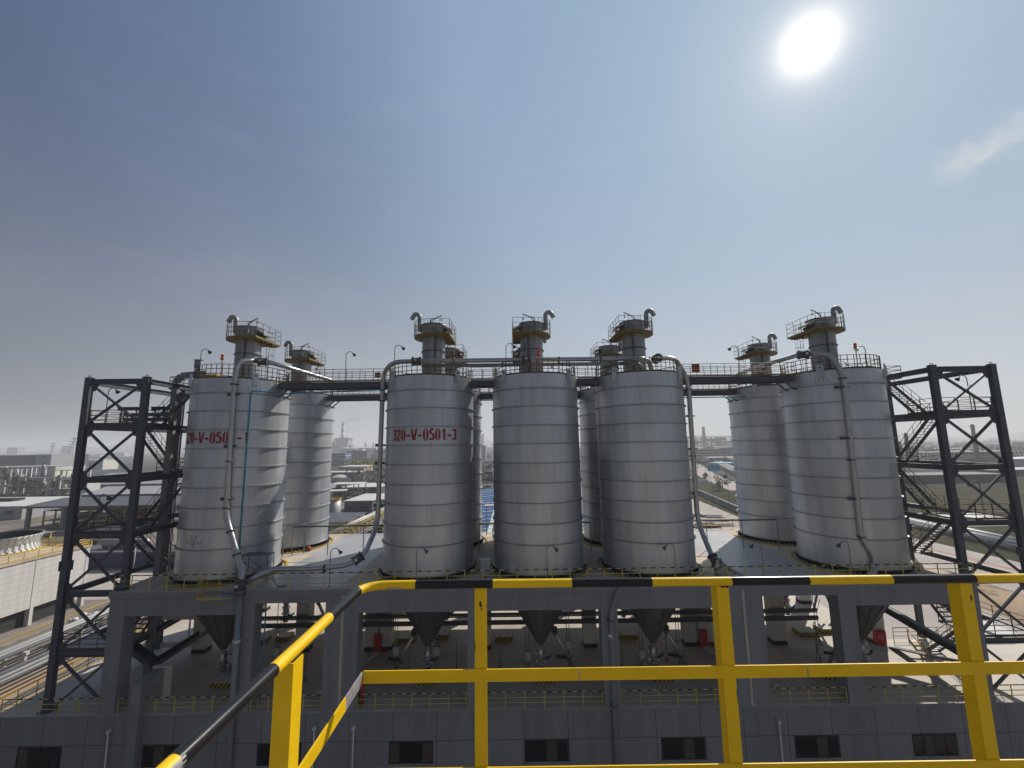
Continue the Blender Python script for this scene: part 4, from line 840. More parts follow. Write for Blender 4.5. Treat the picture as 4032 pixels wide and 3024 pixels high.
t = thing('tray_portal', 'pale square frame holding cable trays in the left bay', 'frame', (-29.0,39.5,ZF)); MB().box(-30.9,-27.2,39.4,39.75,-14.75,-14.4).box(-27.55,-27.2,39.4,39.75,-17.0,-14.75).box(-30.9,-27.55,39.4,39.75,-17.0,-16.7).build('frame','column_pale',t); MB().box(-28.6,-28.5,39.5,39.6,-16.7,-14.75).build('post','white',t)
t = thing('warning_box', 'dark box with a pale tray and yellow corner in the left bay', 'box', (-24.4,41.0,ZF)); MB().box(-25.2,-23.9,40.6,41.5,ZF+.3,ZF+1.1).build('body','rust_red',t); MB().box(-25.4,-23.5,40.4,41.55,ZF,ZF+.25).build('tray','column_pale',t); MB().box(-25.5,-25.2,40.3,40.55,ZF,ZF+.3).build('corner','yellow',t)
for x, y, lab in ((-12.6,41.45,'left doubled column'),(17.05,41.45,'right doubled column')):
    t = thing('fire_hose_cabinet', 'red hose cabinet at the foot of the %s in the back'%lab, 'fire cabinet', (x,y,ZF)); MB().box(x-.3,x+.3,y-.25,y+.1,ZF+.25,ZF+1.5).build('body','red',t); MB().box(x-.5,x+.7,y-.12,y+.12,ZF,ZF+.22).build('base','red',t)
    MB().bar((x,y-.3,ZF+.12),(x+(-2.3 if x<0 else 2.6),y-6.5,ZF+.12),.55,.2).build('cable_channel','column_pale',t)
t = thing('fire_cabinet', 'red fire cabinet on a pale column under the rightmost silo', 'fire cabinet', (33.1,41.4,-18.2)); MB().box(32.65,33.6,41.3,41.58,-18.4,-17.3).build('body','red',t); MB().box(32.7,33.55,41.27,41.3,-18.35,-17.35).build('door','red',t); MB().box(32.85,33.4,41.262,41.27,-17.75,-17.68).box(32.85,33.4,41.262,41.27,-17.95,-17.88).build('lettering','scraped',t)
t = thing('fire_hydrant', 'red pipe hydrant at the left end of the low rail under the second cone', 'hydrant', (-11.4,33.5,ZF)); MB().tube([(-11.2,33.5,ZF),(-11.2,33.5,-16.6)],.12,10).build('pipe','red',t); MB().box(-11.35,-11.05,33.35,33.65,-17.4,-17.0).build('valve','red',t)
# right bay: slanting girder, braces, small stair
mb = MB().ibeam((31.0,44.0,-13.3),(34.5,34.5,-16.6),.5,.55,.06); solo(mb, 'slanting_girder', 'steel', 'dark girder slanting down across the right bay beside the rightmost cone', 'girder', (33,40,-15))
mb = MB().bar((33.4,34.9,-16.8),(33.6,40.8,-18.45),.7,.1); solo(mb, 'cable_chute', 'steel', 'dark flat chute lying against the floor in the right bay', 'chute', (33.5,38,ZF))
for a, b, lab in (((31.2,47,-12.2),(33.2,47.3,-17.6),'right'),((33.0,47.2,-12.2),(31.2,47.2,-17.6),'left')): solo(MB().bar(a,b,.16,.16), 'cross_brace', 'steel', 'thin dark brace of the X in the right bay, leaning '+lab, 'brace', b)
t = thing('step_ladder', 'small yellow railed steps in the right bay', 'steps', (33.7,40.3,ZF)); 
for k in range(4): MB().box(34.4,35.2,39.6-.25*k,39.85-.25*k,ZF+.25*(4-k)-.04,ZF+.25*(4-k)).build('tread','yellow',t)
MB().bar((34.4,39.9,ZF+1.05),(34.4,38.7,ZF),.04,.2).bar((35.2,39.9,ZF+1.05),(35.2,38.7,ZF),.04,.2).build('stringer','yellow',t); MB().tube([(34.4,38.8,ZF),(34.4,38.8,ZF+1),(34.4,39.9,ZF+2),(34.4,39.9,ZF+1)],.03,6).tube([(35.2,38.8,ZF),(35.2,38.8,ZF+1),(35.2,39.9,ZF+2),(35.2,39.9,ZF+1)],.03,6).build('hand_rail','yellow',t)
# ------------------------------------------------------------------ near railing at the viewer's walkway
t = thing('guard_rail', 'large near yellow and black guard rail of the viewer\'s walkway', 'guard rail', (0,2.0,-1.75))
zt = -.615; yb = 2.0; xc = -.68
corner = bend([(xc,1.75,zt),(xc,yb,zt),(-.42,yb,zt)], .14, 10)
cuts = [-.445,-.10,.2525,.61,.964,1.31,1.68,2.05,2.42,2.78,3.14,3.5]
pts = [Vector((xc,.1,zt)),Vector((xc,.60,zt)),Vector((xc,.93,zt)),Vector((xc,1.28,zt)),Vector((xc,1.64,zt)),Vector((xc,1.84,zt))]; mi = [1,0,1,0,1,1]
kk = corner[1:-1]
for k, p in enumerate(kk): pts.append(p); mi.append(1 if k < 2 else 0)
for k, x in enumerate(cuts): pts.append(Vector((x,yb,zt-.004*(x+.4)))); mi.append((k+1)%2)
# doubled rings keep every colour band crisp
P2, m2 = [], []
for k, p in enumerate(pts):
    P2.append(p); m2.append(mi[k])
tr = MB().tube(P2, .0185, 28, mis=m2)
for fi, f in enumerate(tr.f):
    c = sum((Vector(tr.v[i]) for i in f), Vector())/len(f)
    if -.64 < c.x < -.46 and c.y < 1.99 and c.z > zt-.012 and c.z < zt+.008 and tr.m[fi] == 0 and False: tr.m[fi] = 2
tr.build('top_rail', ['yellow_near','black_near'], t)
mb = MB(); n = 16                                         # worn patches lie as thin scrapes on the tube
for (xa, xb_, a0, a1) in ((-.625,-.50,-2.9,-2.35),):
    ang_ = lambda u: u
    for i in range(n):
        for j in range(6):
            u0 = i/n; u1 = (i+1)/n; ed = .5+.5*math.sin(i*1.7)*.4
            q0 = a0+(a1-a0)*(j/6); q1 = a0+(a1-a0)*((j+1)/6)
            if (j in (0,5)) and (i < 3 or i > 12 or (i*7)%3 == 0): continue
            def w(u, a): return (xa+(xb_-xa)*u, yb+.0189*math.cos(a), zt+.0189*math.sin(a)*-1*-1)
            mb.add([w(u0,q0),w(u1,q0),w(u1,q1),w(u0,q1)],[(0,1,2,3)])
mb.build('scraped_patch', 'scraped', t)
mb = MB()
for i in range(10):
    for j in range(5):
        if (i == 9 and j%2) or (i == 8 and j == 0): continue
        y0 = .83+.011*i; a0 = -.55+.24*j
        def w(y, a): return (xc+.0189*math.cos(a), y, zt+.0189*math.sin(a))
        mb.add([w(y0,a0),w(y0+.011,a0),w(y0+.011,a0+.24),w(y0,a0+.24)],[(0,1,2,3)])
mb.build('scraped_patch', 'scraped', t)
for z, nm in ((-.99,'middle_rail'),(-1.372,'lower_rail')):
    MB().box(-.665,3.6,1.992,1.998,z-.026,z+.024).build(nm,'yellow_near',t)
    mb = MB().bar((-.668,1.985,z),(-.668,1.80,z),.006,.05,1,(0,0,1)).bar((-.668,1.80,z),(-.668,.1,z),.006,.05,0,(0,0,1)); mb.build(nm,['yellow_near','scraped'],t)
for x in (.27,1.26):
    MB().box(x,x+.004,1.9905,1.992,-1.016,-.966).build('weld_seam','scraped',t)
for x in (-.155,.925,2.01,3.08):
    MB().box(x-.027,x+.027,1.9985,2.004,-1.75,-.634).box(x-.027,x-.021,2.004,2.058,-1.75,-.634).build('post','yellow_near',t)
MB().box(-.715,-.66,1.355,1.36,-1.75,-.634).box(-.665,-.66,1.36,1.415,-1.75,-.634).build('post','yellow_near',t)
solo(MB().prism([(-.74,-1.2),(3.6,-1.2),(3.6,2.07),(-.74,2.07)],-1.80,-1.755), 'walkway', 'steel_grey', 'grey walkway floor at the foot of the near railing', 'walkway', (1.4,.5,-1.8))

def chip(pts, y=1.9975):
    c = (sum(p[0] for p in pts)/len(pts), sum(p[1] for p in pts)/len(pts)); k = len(pts)
    MB().add([(p[0],y,p[1]) for p in pts]+[(p[0],y+.0008,p[1]) for p in pts],[tuple(range(k)),tuple(reversed(range(k,2*k)))]+[(i,k+i,k+(i+1)%k,(i+1)%k) for i in range(k)]).build('paint_chip','black',t)
chip([(-.162,-.693),(-.155,-.688),(-.152,-.697),(-.149,-.709),(-.155,-.714),(-.160,-.708)]); chip([(-.155,-.718),(-.150,-.716),(-.149,-.727),(-.152,-.729)]); chip([(-.132,-.705),(-.129,-.702),(-.129,-.716)])
chip([(.90,-.637),(.95,-.637),(.953,-.643),(.945,-.650),(.935,-.643),(.925,-.648),(.912,-.641)]); chip([(-.182,-.86),(-.179,-.85),(-.179,-.90),(-.181,-.895)]); chip([(.948,-1.08),(.951,-1.06),(.951,-1.12)]); chip([(2.02,-.70),(2.026,-.69),(2.029,-.71),(2.022,-.72)])
solo(MB().box(-30,34,-13,-1.35,ZG,4.5), 'added_unseen_building', 'viewer', 'pale concrete building that carries the viewer\'s walkway', 'building', (2,-7,ZG))  # unseen building, added behind the viewer to shape the reflections on the silos
# ------------------------------------------------------------------ surroundings of the plant
def block(name, label, x0, x1, y, dep, zt, wall, roof=None, cat='building', gable=0.0, wins=None, group=None, base=ZG, front=None, over=0.3):
    t = thing(name, label, cat, ((x0+x1)/2, y, base), group)
    MB().box(x0,x1,y,y+dep,base,zt).build('wall', wall, t)
    mb = MB()
    if gable:
        if abs(gable) < 50 and gable > 0:      # ridge along X
            ym = y+dep/2
            mb.add([(x0-over,y-over,zt+.02),(x1+over,y-over,zt+.02),(x1+over,ym,zt+gable),(x0-over,ym,zt+gable),(x1+over,y+dep+over,zt+.02),(x0-over,y+dep+over,zt+.02)],[(0,1,2,3),(3,2,4,5),(0,3,5),(1,4,2)])
        else:
            g = -gable; xm = (x0+x1)/2
            mb.add([(x0-over,y-over,zt+.02),(x0-over,y+dep+over,zt+.02),(xm,y+dep+over,zt+g),(xm,y-over,zt+g),(x1+over,y+dep+over,zt+.02),(x1+over,y-over,zt+.02)],[(0,3,2,1),(3,5,4,2),(0,5,3),(1,2,4)])
    else: mb.box(x0-over,x1+over,y-over,y+dep+over,zt,zt+max(.25,(zt-base)*.025))
    mb.build('roof', roof or wall, t)
    if wins:
        nx, nz, wf, hf, m = wins; cw = (x1-x0)/nx; ch = (zt-base)/nz
        for i in range(nx):
            for k in range(nz):
                cx = x0+cw*(i+.5); cz = base+ch*(k+.55)
                MB().box(cx-cw*wf/2,cx+cw*wf/2,y-.12,y-.04,cz-ch*hf/2,cz+ch*hf/2).build('window', m, t)
    if front:
        m, a, b, z0, z1 = front; MB().box(x0+(x1-x0)*a,x0+(x1-x0)*b,y-.15,y-.05,z0,z1).build('door', m, t)
    return t
def process_unit(label, x0, x1, y, dep, h, seed, m='steel', post='steel_grey', bright='white', n=6, cat='process unit'):
    rd = random.Random(seed); t = thing('process_unit', label, cat, ((x0+x1)/2,y,ZG)); w = x1-x0; s = max(.18, h*.022)
    mb = MB(); nx = max(2, int(w/max(4,h*.35)))
    for i in range(nx+1):
        for yy in (y, y+dep): x = x0+w*i/nx; mb.box(x-s,x+s,yy-s,yy+s,ZG,ZG+h)
    mb.build('post', post, t)
    mb = MB(); lv = max(2,int(h/4.5))
    for k in range(1, lv+1):
        z = ZG+h*k/lv; mb.box(x0,x1,y-s,y+s,z-s,z).box(x0,x1,y+dep-s,y+dep+s,z-s,z)
        if rd.random() < .75: mb.box(x0,x0+w*rd.uniform(.4,1),y,y+dep,z-.12,z-.02)
    mb.build('frame', m, t)
    for k in range(1, lv+1):
        z = ZG+h*k/lv; mb = MB()
        for zz in (.5,1.0): mb.tube([(x0,y-s,z+zz),(x1,y-s,z+zz)],.05,4)
        mb.build('guard_rail', 'yellow', t)
    for i in range(n*2):
        mb = MB()
        x = rd.uniform(x0,x1); yy = rd.uniform(y+dep*.2,y+dep); a_ = rd.uniform(.03,.10)*w; zz = ZG+h*rd.uniform(0,.75); hh = rd.uniform(.08,.25)*h; mb.box(x-a_/2,x+a_/2,yy-.8,yy+.8,zz,min(zz+hh,ZG+h*.98)).build('machine', 'mach', t)
    for i in range(n):
        x = rd.uniform(x0,x1); yy = rd.uniform(y,y+dep); r = rd.uniform(.05,.11)*h*.55; k = rd.randint(0,lv-1); z = ZG+h*k/lv
        if rd.random() < .5:
            hh = min(h/lv*rd.uniform(.7,1.3), h); MB().lathe([(0,0),(r,.05),(r,hh*.85),(r*.6,hh*.97),(0,hh)],(x,yy,z),14).build('vessel', bright if rd.random()<.6 else 'ring', t)
        else:
            l = min(w*.35, r*5); MB().tube([(x-l/2,yy,z+r),(x+l/2,yy,z+r)],r,14).build('vessel', bright if rd.random()<.6 else 'ring', t)
    for i in range(n):
        x = rd.uniform(x0,x1); z = ZG+h*rd.uniform(.1,.95); r = rd.uniform(.08,.2)
        MB().tube(bend([(x,y-s*2,ZG+h*rd.uniform(0,.3)),(x,y-s*2,z),(x+w*rd.uniform(.1,.45)*(1 if x<(x0+x1)/2 else -1),y-s*2,z)],.5,3),r,8).build('process_pipe', rd.choice(('pipe','white','ring')), t)
    return t
def pipe_run(label, pts, n, gap, r, m, name='pipe_rack', cat='pipe rack', hleg=None, step=6):
    t = thing(name, label, cat, pts[0])
    P = [Vector(p) for p in pts]
    for i in range(n):
        o = (i-(n-1)/2)*gap; Q = []
        for k, p in enumerate(P):
            d = (P[min(k+1,len(P)-1)]-P[max(k-1,0)]); d.z = 0; d.normalize(); sd = Vector((d.y,-d.x,0)); Q.append(p+sd*o)
        MB().tube(Q, r*(1+.5*((i*5)%3-1)*.5), 8).build('pipe_run', m[i%len(m)], t)
    mb = MB()
    for p in resample(P, step):
        a = n*gap/2
        mb.box(p.x-a,p.x+a,p.y-.12,p.y+.12,p.z-r-.25,p.z-r-.02)
        for q in (-a*.8,a*.8): mb.box(p.x+q-.1,p.x+q+.1,p.y-.1,p.y+.1,ZG,p.z-r-.25)
    mb.build('support', 'steel_grey', t); return t
# --- cooling tower at the left
t = thing('cooling_tower', 'pale clad cooling tower block with louvres and white fan stack at the left edge', 'cooling tower', (-88,60,ZG))
MB().box(-104,-76.4,38,79.1,-24.4,-17.0).build('cladding','cladgrid',t); MB().box(-103,-77.2,39,78.3,ZG,-24.4).build('louvre_wall','louvre',t)
mb = MB()
for k in range(6): y = 38.2+k*8.16; mb.box(-77.1,-76.35,y-.25,y+.25,ZG,-17.0)
mb.build('column','panel',t); MB().box(-104.2,-76.2,37.8,79.3,-17.0,-16.8).build('roof_deck','concrete',t)
sub_rail(t,[(-76.4,38,-16.8),(-76.4,79,-16.8),(-104,79,-16.8)],1.2,'yellow',.05,(.4,.8),2.0,False,.15)
fs = MB().lathe([(5.2,0),(4.75,.5),(4.6,1.2),(4.8,2.0),(5.2,2.6),(5.12,2.6)],(-88.2,75.2,-16.8),64).build('fan_stack','white',t); MB().lathe([(5.11,2.59),(4.72,2.0),(4.5,1.2),(4.5,.3)],(-88.2,75.2,-16.8),64).build('shade_toned_stack_wall','dark',t)  # inner stack wall coloured dark to stand for the shade inside
mb = MB()
for k in range(40):
    a = 2*math.pi*k/40; c, s_ = math.cos(a), math.sin(a); mb.bar((-88.2+5.2*c,75.2+5.2*s_,-16.75),(-88.2+4.66*c,75.2+4.66*s_,-15.7),.1,.12); mb.bar((-88.2+4.66*c,75.2+4.66*s_,-15.7),(-88.2+5.22*c,75.2+5.22*s_,-14.2),.1,.12)
mb.build('stack_rib','white',fs); MB().lathe([(4.45,0.5),(0,.6)],(-88.2,75.2,-16.8),32).build('fan_well','dark',t)
mb = MB().ring((-88.2,75.2,-16.8),5.25,5.7,0,.12,48); mb.build('stack_curb','yellow',t)
# --- left yard: pipes on sleepers, pumps, sacks
for k, (x, z, r, m, nm) in enumerate(((-70.6,-25.9,.1,'yellow','yellow kerb rail nearest the cooling tower'),(-64.6,-25,.26,'white','upper white pipe of three in the left yard'),(-63.7,-25,.22,'white','middle white pipe of three in the left yard'),(-62.8,-25,.2,'ring','lower grey pipe of three in the left yard'),(-58.6,-25,.3,'ring','thick grey pipe of the lower yard bundle'),(-57.6,-25,.22,'white','white pipe of the lower yard bundle'),(-56.6,-25,.2,'white','second white pipe of the lower yard bundle'),(-54.8,-25.9,.09,'yellow','thin yellow rail below the lower yard bundle'),(-52.6,-25.8,.2,'galv_dark','lowest dark pipe of the left yard'))):
    solo(MB().tube([(x,38,z),(x,132,z)],r,10), 'yard_pipe', m, nm, 'pipe', (x,38,ZG), 'pipes on sleepers in the left yard')
for k in range(9):
    y = 44+k*7; solo(MB().box(-65.4,-62.2,y-.2,y+.2,-25.6,-25.25).box(-65.2,-64.9,y-.15,y+.15,ZG,-25.6).box(-62.7,-62.4,y-.15,y+.15,ZG,-25.6), 'pipe_support', 'panel', 'low concrete trestle under the left yard pipes', 'pipe support', (-63.8,y,ZG), 'low trestles under the left yard pipes')
for x, y, lab in ((-60.8,60.5,'nearer green pump beside the yard pipes'),(-60.2,69,'farther green pump beside the yard pipes')):
    t = thing('pump', lab, 'pump', (x,y,ZG)); MB().tube([(x-1.1,y,-25.9),(x+.9,y,-25.9)],.5,14).build('motor','green',t); MB().lathe([(0,0),(.55,0),(.55,1.3),(.3,1.5),(0,1.5)],(x+1.6,y,ZG+.3),14).build('casing','panel',t); MB().box(x-1.5,x+2.3,y-.7,y+.7,ZG,ZG+.4).build('plinth','column_pale',t)
for x, y in ((-68.3,72.5),(-67.5,57.0)):
    rd = random.Random(int(x*10)); mb = MB()
    for k in range(26):
        cx, cy, cz = x+rd.uniform(-1.6,1.6), y+rd.uniform(-2.6,2.6), ZG+rd.uniform(.15,1.0); mb.lathe([(0,-.28),(.38,-.2),(.46,0),(.38,.2),(0,.28)],(cx,cy,cz),9)
    solo(mb, 'sack_heap', 'white', 'heap of white sacks beside the yard pipes, %s'%('the larger one behind the tower brace' if y>60 else 'the one at the left edge'), 'sacks', (x,y,ZG))
t = thing('storage_shed', 'dark blue low shed with a silver tank on top behind the left stair tower', 'shed', (-92,104,ZG)); MB().box(-112,-72,103,109,ZG,-23.6).build('wall','navy',t); MB().box(-113,-71,102,110,-23.6,-23.3).build('roof','midgrey',t)
solo(MB().tube([(-99,106,-22.2),(-98.6,106,-22.2),(-88.4,106,-22.2),(-88,106,-22.2)],[.4,1.05,1.05,.4],18).box(-97,-96.4,105.2,106.8,-23.3,-22.8).box(-90.6,-90,105.2,106.8,-23.3,-22.8), 'tank', 'ring', 'silver horizontal tank lying on the dark blue shed', 'tank', (-93.5,106,-23.3))
for k, (x, y) in enumerate(((-86,100),(-74,99),(-100,100))): solo(MB().tube([(x,y,ZG),(x,y,ZG+5)],.09,8), 'marker_post', 'white', 'thin white post before the dark blue shed', 'post', (x,y,ZG), 'white posts before the blue shed')
struct(MB().sheet([(-110,82),(-60,82),(-60,101),(-110,101)], ZG-0.012), 'paved_yard', 'asphalt')
struct(MB().sheet([(34.8,43),(74,43),(74,140),(34.8,140)], ZG-0.012), 'rear_yard', 'asphalt')
# --- canopy hall, rack and warehouses at the left
t = thing('open_canopy', 'long grey canopy roof on posts over yellow pipe racks', 'canopy', (-152,150,ZG)); MB().box(-168,-118,148,176,-19.2,-18.6).add([(-168,148,-18.6),(-118,148,-18.6),(-118,162,-17.2),(-168,162,-17.2),(-118,176,-18.6),(-168,176,-18.6)],[(0,1,2,3),(3,2,4,5),(0,3,5),(1,4,2)]).build('roof','midgrey',t); mb = MB()
for x in range(-166,-117,12):
    for y in (149,174): mb.box(x-.5,x+.5,y-.5,y+.5,ZG,-19.2)
mb.build('post','steel_grey',t)
process_unit('yellow railed pipe racks under the long grey canopy', -164,-120,152,16,6.5,3,'steel','yellow','white',12)
process_unit('low yellow and grey pipe racks behind the cooling tower', -150,-104,108,14,5.0,4,'steel_grey','yellow','white',12)
pipe_run('white railed pipe gallery running right behind the left stair tower', [(-170,178,-21.0),(-110,198,-20.6),(-80,208,-20.6)], 5, .9, .35, ('white','white','ring'))
block('warehouse','large flat warehouse with pale roof and a dark roof slot at the left edge',-330,-199,176,34,-22.0,'lightgrey','white','warehouse',wins=(12,1,.3,.3,'midgrey'))
MB().box(-330,-222,192,197,-21.5,-20.6).build('roof_slot','dark',bpy.data.objects['warehouse'])
block('long_warehouse','long dark grey warehouse with rounded silver ridge left of the silos',-205,-92,205,26,-20.6,'midgrey','lightgrey','warehouse',gable=2.6)
block('low_warehouse','grey-fronted warehouse with long pale roof behind the left tower',-272,-150,270,40,-21.0,'midgrey','lightgrey','warehouse',gable=6.0)
block('stair_block','narrow white block left of the pale-roofed warehouse',-254,-247,250,8,-18.0,'white','white')
block('factory_hall','big dark grey factory hall high at the left edge',-680,-556,500,60,-4.4,'midgrey','lightgrey','factory',wins=(7,2,.18,.12,'dark'))
block('factory_tower','tall pale block on the right end of the big grey factory hall',-556,-538,498,30,-4.0,'lightgrey','white','factory',wins=(1,4,.25,.2,'dark'))
block('factory_annex','pale banded annex in front of the big grey factory hall',-480,-405,380,26,-13.5,'offwhite','lightgrey','factory',wins=(6,1,.45,.5,'white'))
block('grey_shed','dark grey shed beside the frame structure, far left',-690,-664,655,30,-15.3,'midgrey','white','building')
block('white_office','white flat building seen through the left tower, upper bay',-614,-584,610,24,-13.8,'offwhite','white','building',wins=(4,1,.4,.35,'lightgrey'))
block('yellow_block','cream block with square windows right of the left tower inner leg',-352,-318,470,22,-14.2,'offwhite','offwhite','building',wins=(6,3,.45,.5,'midgrey'))
process_unit('white-posted process skid left of the left tower outer leg', -272,-258,252,10,16,11,'panel','white','white',9)
process_unit('steel-framed unit with white posts at the left edge', -335,-303,270,14,17,12,'midgrey','white','white',10)
process_unit('dark pipework unit between the left edge frames and the skid', -304,-274,262,12,11,13,'midgrey','steel_grey','white',12)
process_unit('far grey frame structure beside the dark grey shed', -660,-605,560,20,15,14,'midgrey','steel_grey','ring',8)
for k, (x0,x1,y,h) in enumerate(((-700,-560,900,9),(-540,-380,1000,8),(-470,-330,820,8))): block('blue_roofed_hall','far blue-roofed hall seen through the left tower',x0,x1,y,60,ZG+h,'lightgrey','blueroof','warehouse',group='far blue-roofed halls through the left tower')
for k, x in enumerate((-478,-436)):
    y = 880; t = thing('gantry_crane','far red gantry crane, %s one'%('left' if k==0 else 'right'),'crane',(x,y,ZG)); MB().bar((x-9,y,ZG),(x-4,y,ZG+15),1.2,1.2).bar((x+9,y,ZG),(x+4,y,ZG+15),1.2,1.2).build('leg','red',t); MB().box(x-15,x+15,y-1,y+1,ZG+15,ZG+17).build('girder','red',t)
def pylon(x, y, h, lab):
    t = thing('power_pylon', lab, 'pylon', (x,y,ZG)); mb = MB(); s_ = h*.09
    for a in (-1,1):
        for b in (-1,1): mb.bar((x+a*s_,y+b*s_,ZG),(x+a*s_*.15,y+b*s_*.15,ZG+h),h*.012,h*.012)
    for k in range(6):
        z0, z1 = ZG+h*k/6, ZG+h*(k+1)/6; q0 = s_*(1-.85*k/6); q1 = s_*(1-.85*(k+1)/6)
        mb.bar((x-q0,y-q0,z0),(x+q1,y-q1,z1),h*.008,h*.008).bar((x+q0,y-q0,z0),(x-q1,y-q1,z1),h*.008,h*.008)
    mb.build('mast','steel_grey',t); mb = MB()
    for z, w in ((.70,.26),(.82,.22),(.95,.18)): mb.bar((x-h*w,y,ZG+h*z),(x+h*w,y,ZG+h*z),h*.015,h*.02)
    mb.build('cross_arm','steel_grey',t)
pylon(-1135,1100,62,'hazy power pylon at the far left, the tallest-looking of three'); pylon(-1350,1250,52,'faint power pylon beside the hazy far block'); pylon(-985,1120,52,'hazy power pylon beside the left tower outer leg')
block('apartment_block','hazy pale block on the horizon at the far left',-2610,-2557,2200,40,22,'lightgrey',cat='building'); block('apartment_block','smaller hazy block behind the pylon near the left tower',-2330,-2282,2200,40,25,'lightgrey',cat='building')
# --- gap between the leftmost pair and the close three
block('pump_house','near white-roofed house with two dark wall openings in the left gap',-71,-59.3,182,26,-22.6,'midgrey','white','building',wins=None); t = bpy.data.objects['pump_house']
for x in (-68.4,-62.7): MB().box(x-1.3,x+1.3,181.8,181.95,-25.4,-24.8).build('window','dark',t)
block('white_hall','white roofed hall just beyond the pump house',-96,-74,242,26,-22.6,'midgrey','white','warehouse')
block('white_side_hall','bright side hall at the right end of the pump house',-58.9,-52,188,26,-22.9,'white','white','building',wins=(3,1,.3,.2,'dark'))
t = thing('storage_tank','grey upright tank at the rear silo\'s right edge in the left gap','tank',(-71.5,170,ZG)); MB().lathe([(3.6,0),(3.6,6.2),(0,7.0)],(-72.2,172,ZG),40).build('shell','ring',t); MB().ring((-72.2,172,ZG),3.5,3.7,6.15,7.0,40).build('top_rail','yellow',t)
t = thing('equipment_canopy','white canopy over pipework in front of the white hall','canopy',(-89,226,ZG)); MB().box(-96,-80,224,236,-19.4,-19.1).build('roof','white',t); mb = MB()
for x in (-95.5,-91.5,-87,-80.5):
    for y in (224.5,235.5): mb.box(x-.2,x+.2,y-.2,y+.2,ZG,-19.4)
mb.build('post','steel_grey',t)
process_unit('pipework below the white canopy', -95,-79,226,8,5,21,'steel','steel_grey','ring',12)
for x, y, r, lab in ((-131,326,6.2,'larger white domed tank in the left gap'),(-122.5,340,5.2,'smaller white domed tank behind the larger')):
    t = thing('domed_tank', lab, 'tank', (x,y,ZG)); MB().lathe([(r,0),(r,4.4)],(x,y,ZG),40).build('shell','panel',t); MB().lathe([(r+.1,4.4),(r*.75,5.5),(r*.4,6.2),(0,6.4)],(x,y,ZG),40).build('dome','white',t)
block('grey_shed_low','long low grey shed behind the domed tanks',-172,-136,384,20,-22.6,'midgrey','white','shed')
block('tan_hall','tan-walled hall behind the low grey shed',-186,-160,458,30,-21.0,'tan','offwhite','warehouse')
process_unit('busy yellow-railed process unit right of the tan hall', -128,-98,330,16,11,22,'steel','steel_grey','white',16)
process_unit('second process unit beyond the tan hall', -205,-150,520,20,12,23,'midgrey','yellow','white',14)
process_unit('blue-grey pipe bridge behind the tan hall', -270,-190,632,14,10,24,'midgrey','steel_grey','ring',12)
block('blue_banded_unit','dark building with pale blue bands at the left of the left gap',-285,-258,658,24,-9.8,'bluebands','lightgrey','factory'); block('blue_banded_unit','smaller banded building right of the dark block in the left gap',-303,-281,884,24,-15.0,'bluebands','lightgrey','factory')
block('dark_block','dark slate block between the two banded buildings',-332,-291,850,30,-8.8,'midgrey','midgrey','factory',wins=(6,3,.3,.4,'steel')); block('slim_white_tower','slim white stair tower left of the dark slate block',-263,-259.6,672,5,-10.5,'white','white','tower',wins=(1,6,.5,.4,'midgrey'))
block('slim_white_block','slim pale block right of the dark slate block',-331,-326,960,8,-11.0,'white','white','tower',wins=(1,5,.4,.4,'midgrey'))
for x, y, r, lab in ((-640,1650,30,'big white far tank before the power station'),(-560,1640,34,'big white far tank right of the power station')):
    t = thing('oil_tank', lab, 'tank', (x,y,ZG)); MB().lathe([(r,0),(r,22)],(x,y,ZG),40).build('shell','lightgrey',t); MB().lathe([(r,22),(0,25)],(x,y,ZG),40).build('roof','white',t)
t = thing('power_station','hazy power station boiler house with stepped roof','power station',(-720,1800,ZG)); MB().box(-750,-697,1800,1850,ZG,34).build('boiler_house','lightgrey',t); MB().box(-754,-693,1797,1853,34,37).box(-740,-734,1810,1820,37,42).box(-712,-706,1810,1820,37,42).build('roof','lightgrey',t)
MB().box(-790,-694,1780,1800,ZG,8).box(-693,-682,1800,1830,ZG,8).build('turbine_hall','lightgrey',t); MB().box(-800,-768,1800,1840,ZG,34).build('second_boiler_house','lightgrey',t)
t = thing('smoking_chimney','tall banded chimney with a plume of smoke above the power station','chimney',(-724,1860,ZG)); MB().lathe([(8,0),(5.6,133),(5.2,133)],(-747,1865,ZG),24).build('stack','chimney',t)
for k, (dx, w_, h) in enumerate(((0,9,44),(10,7,30),(33,8,43),(44,4,30),(62,6,44),(70,4,28))):
    solo(MB().lathe([(w_/2,0),(w_/2*.85,h),(0,h)],(-640+dx+18,1800,ZG),12), 'refinery_column', 'steel_grey', 'slim hazy refinery column in the left gap, number %s from the left'%('one','two','three','four','five','six')[k], 'column', (-622+dx,1800,ZG), 'slim refinery columns in the left gap')
def smoke():
    m = bpy.data.materials.new('smoke'); m.use_nodes = True; n = m.node_tree.nodes; l = m.node_tree.links; n.clear()
    pv = n.new('ShaderNodeVolumePrincipled'); pv.inputs['Color'].default_value = (.82,.80,.84,1); pv.inputs['Density'].default_value = .05; o = n.new('ShaderNodeOutputMaterial'); l.new(pv.outputs[0], o.inputs['Volume'])
    mb = MB(); rd = random.Random(2)
    for k in range(12):
        q = k/11; r = 6+9*q+rd.uniform(-1,2); c = (-746+62*q, 1866, 108+18*q**.6+rd.uniform(-4,4)); n_ = 12
        mb.lathe([(r*math.sin(math.pi*i/8),-r*.8*math.cos(math.pi*i/8)) for i in range(9)], c, n_)
    o = solo(mb, 'chimney_smoke', m, 'pale smoke drifting right from the banded chimney', 'smoke', (-746,1866,108)); o['kind'] = 'stuff'
smoke()
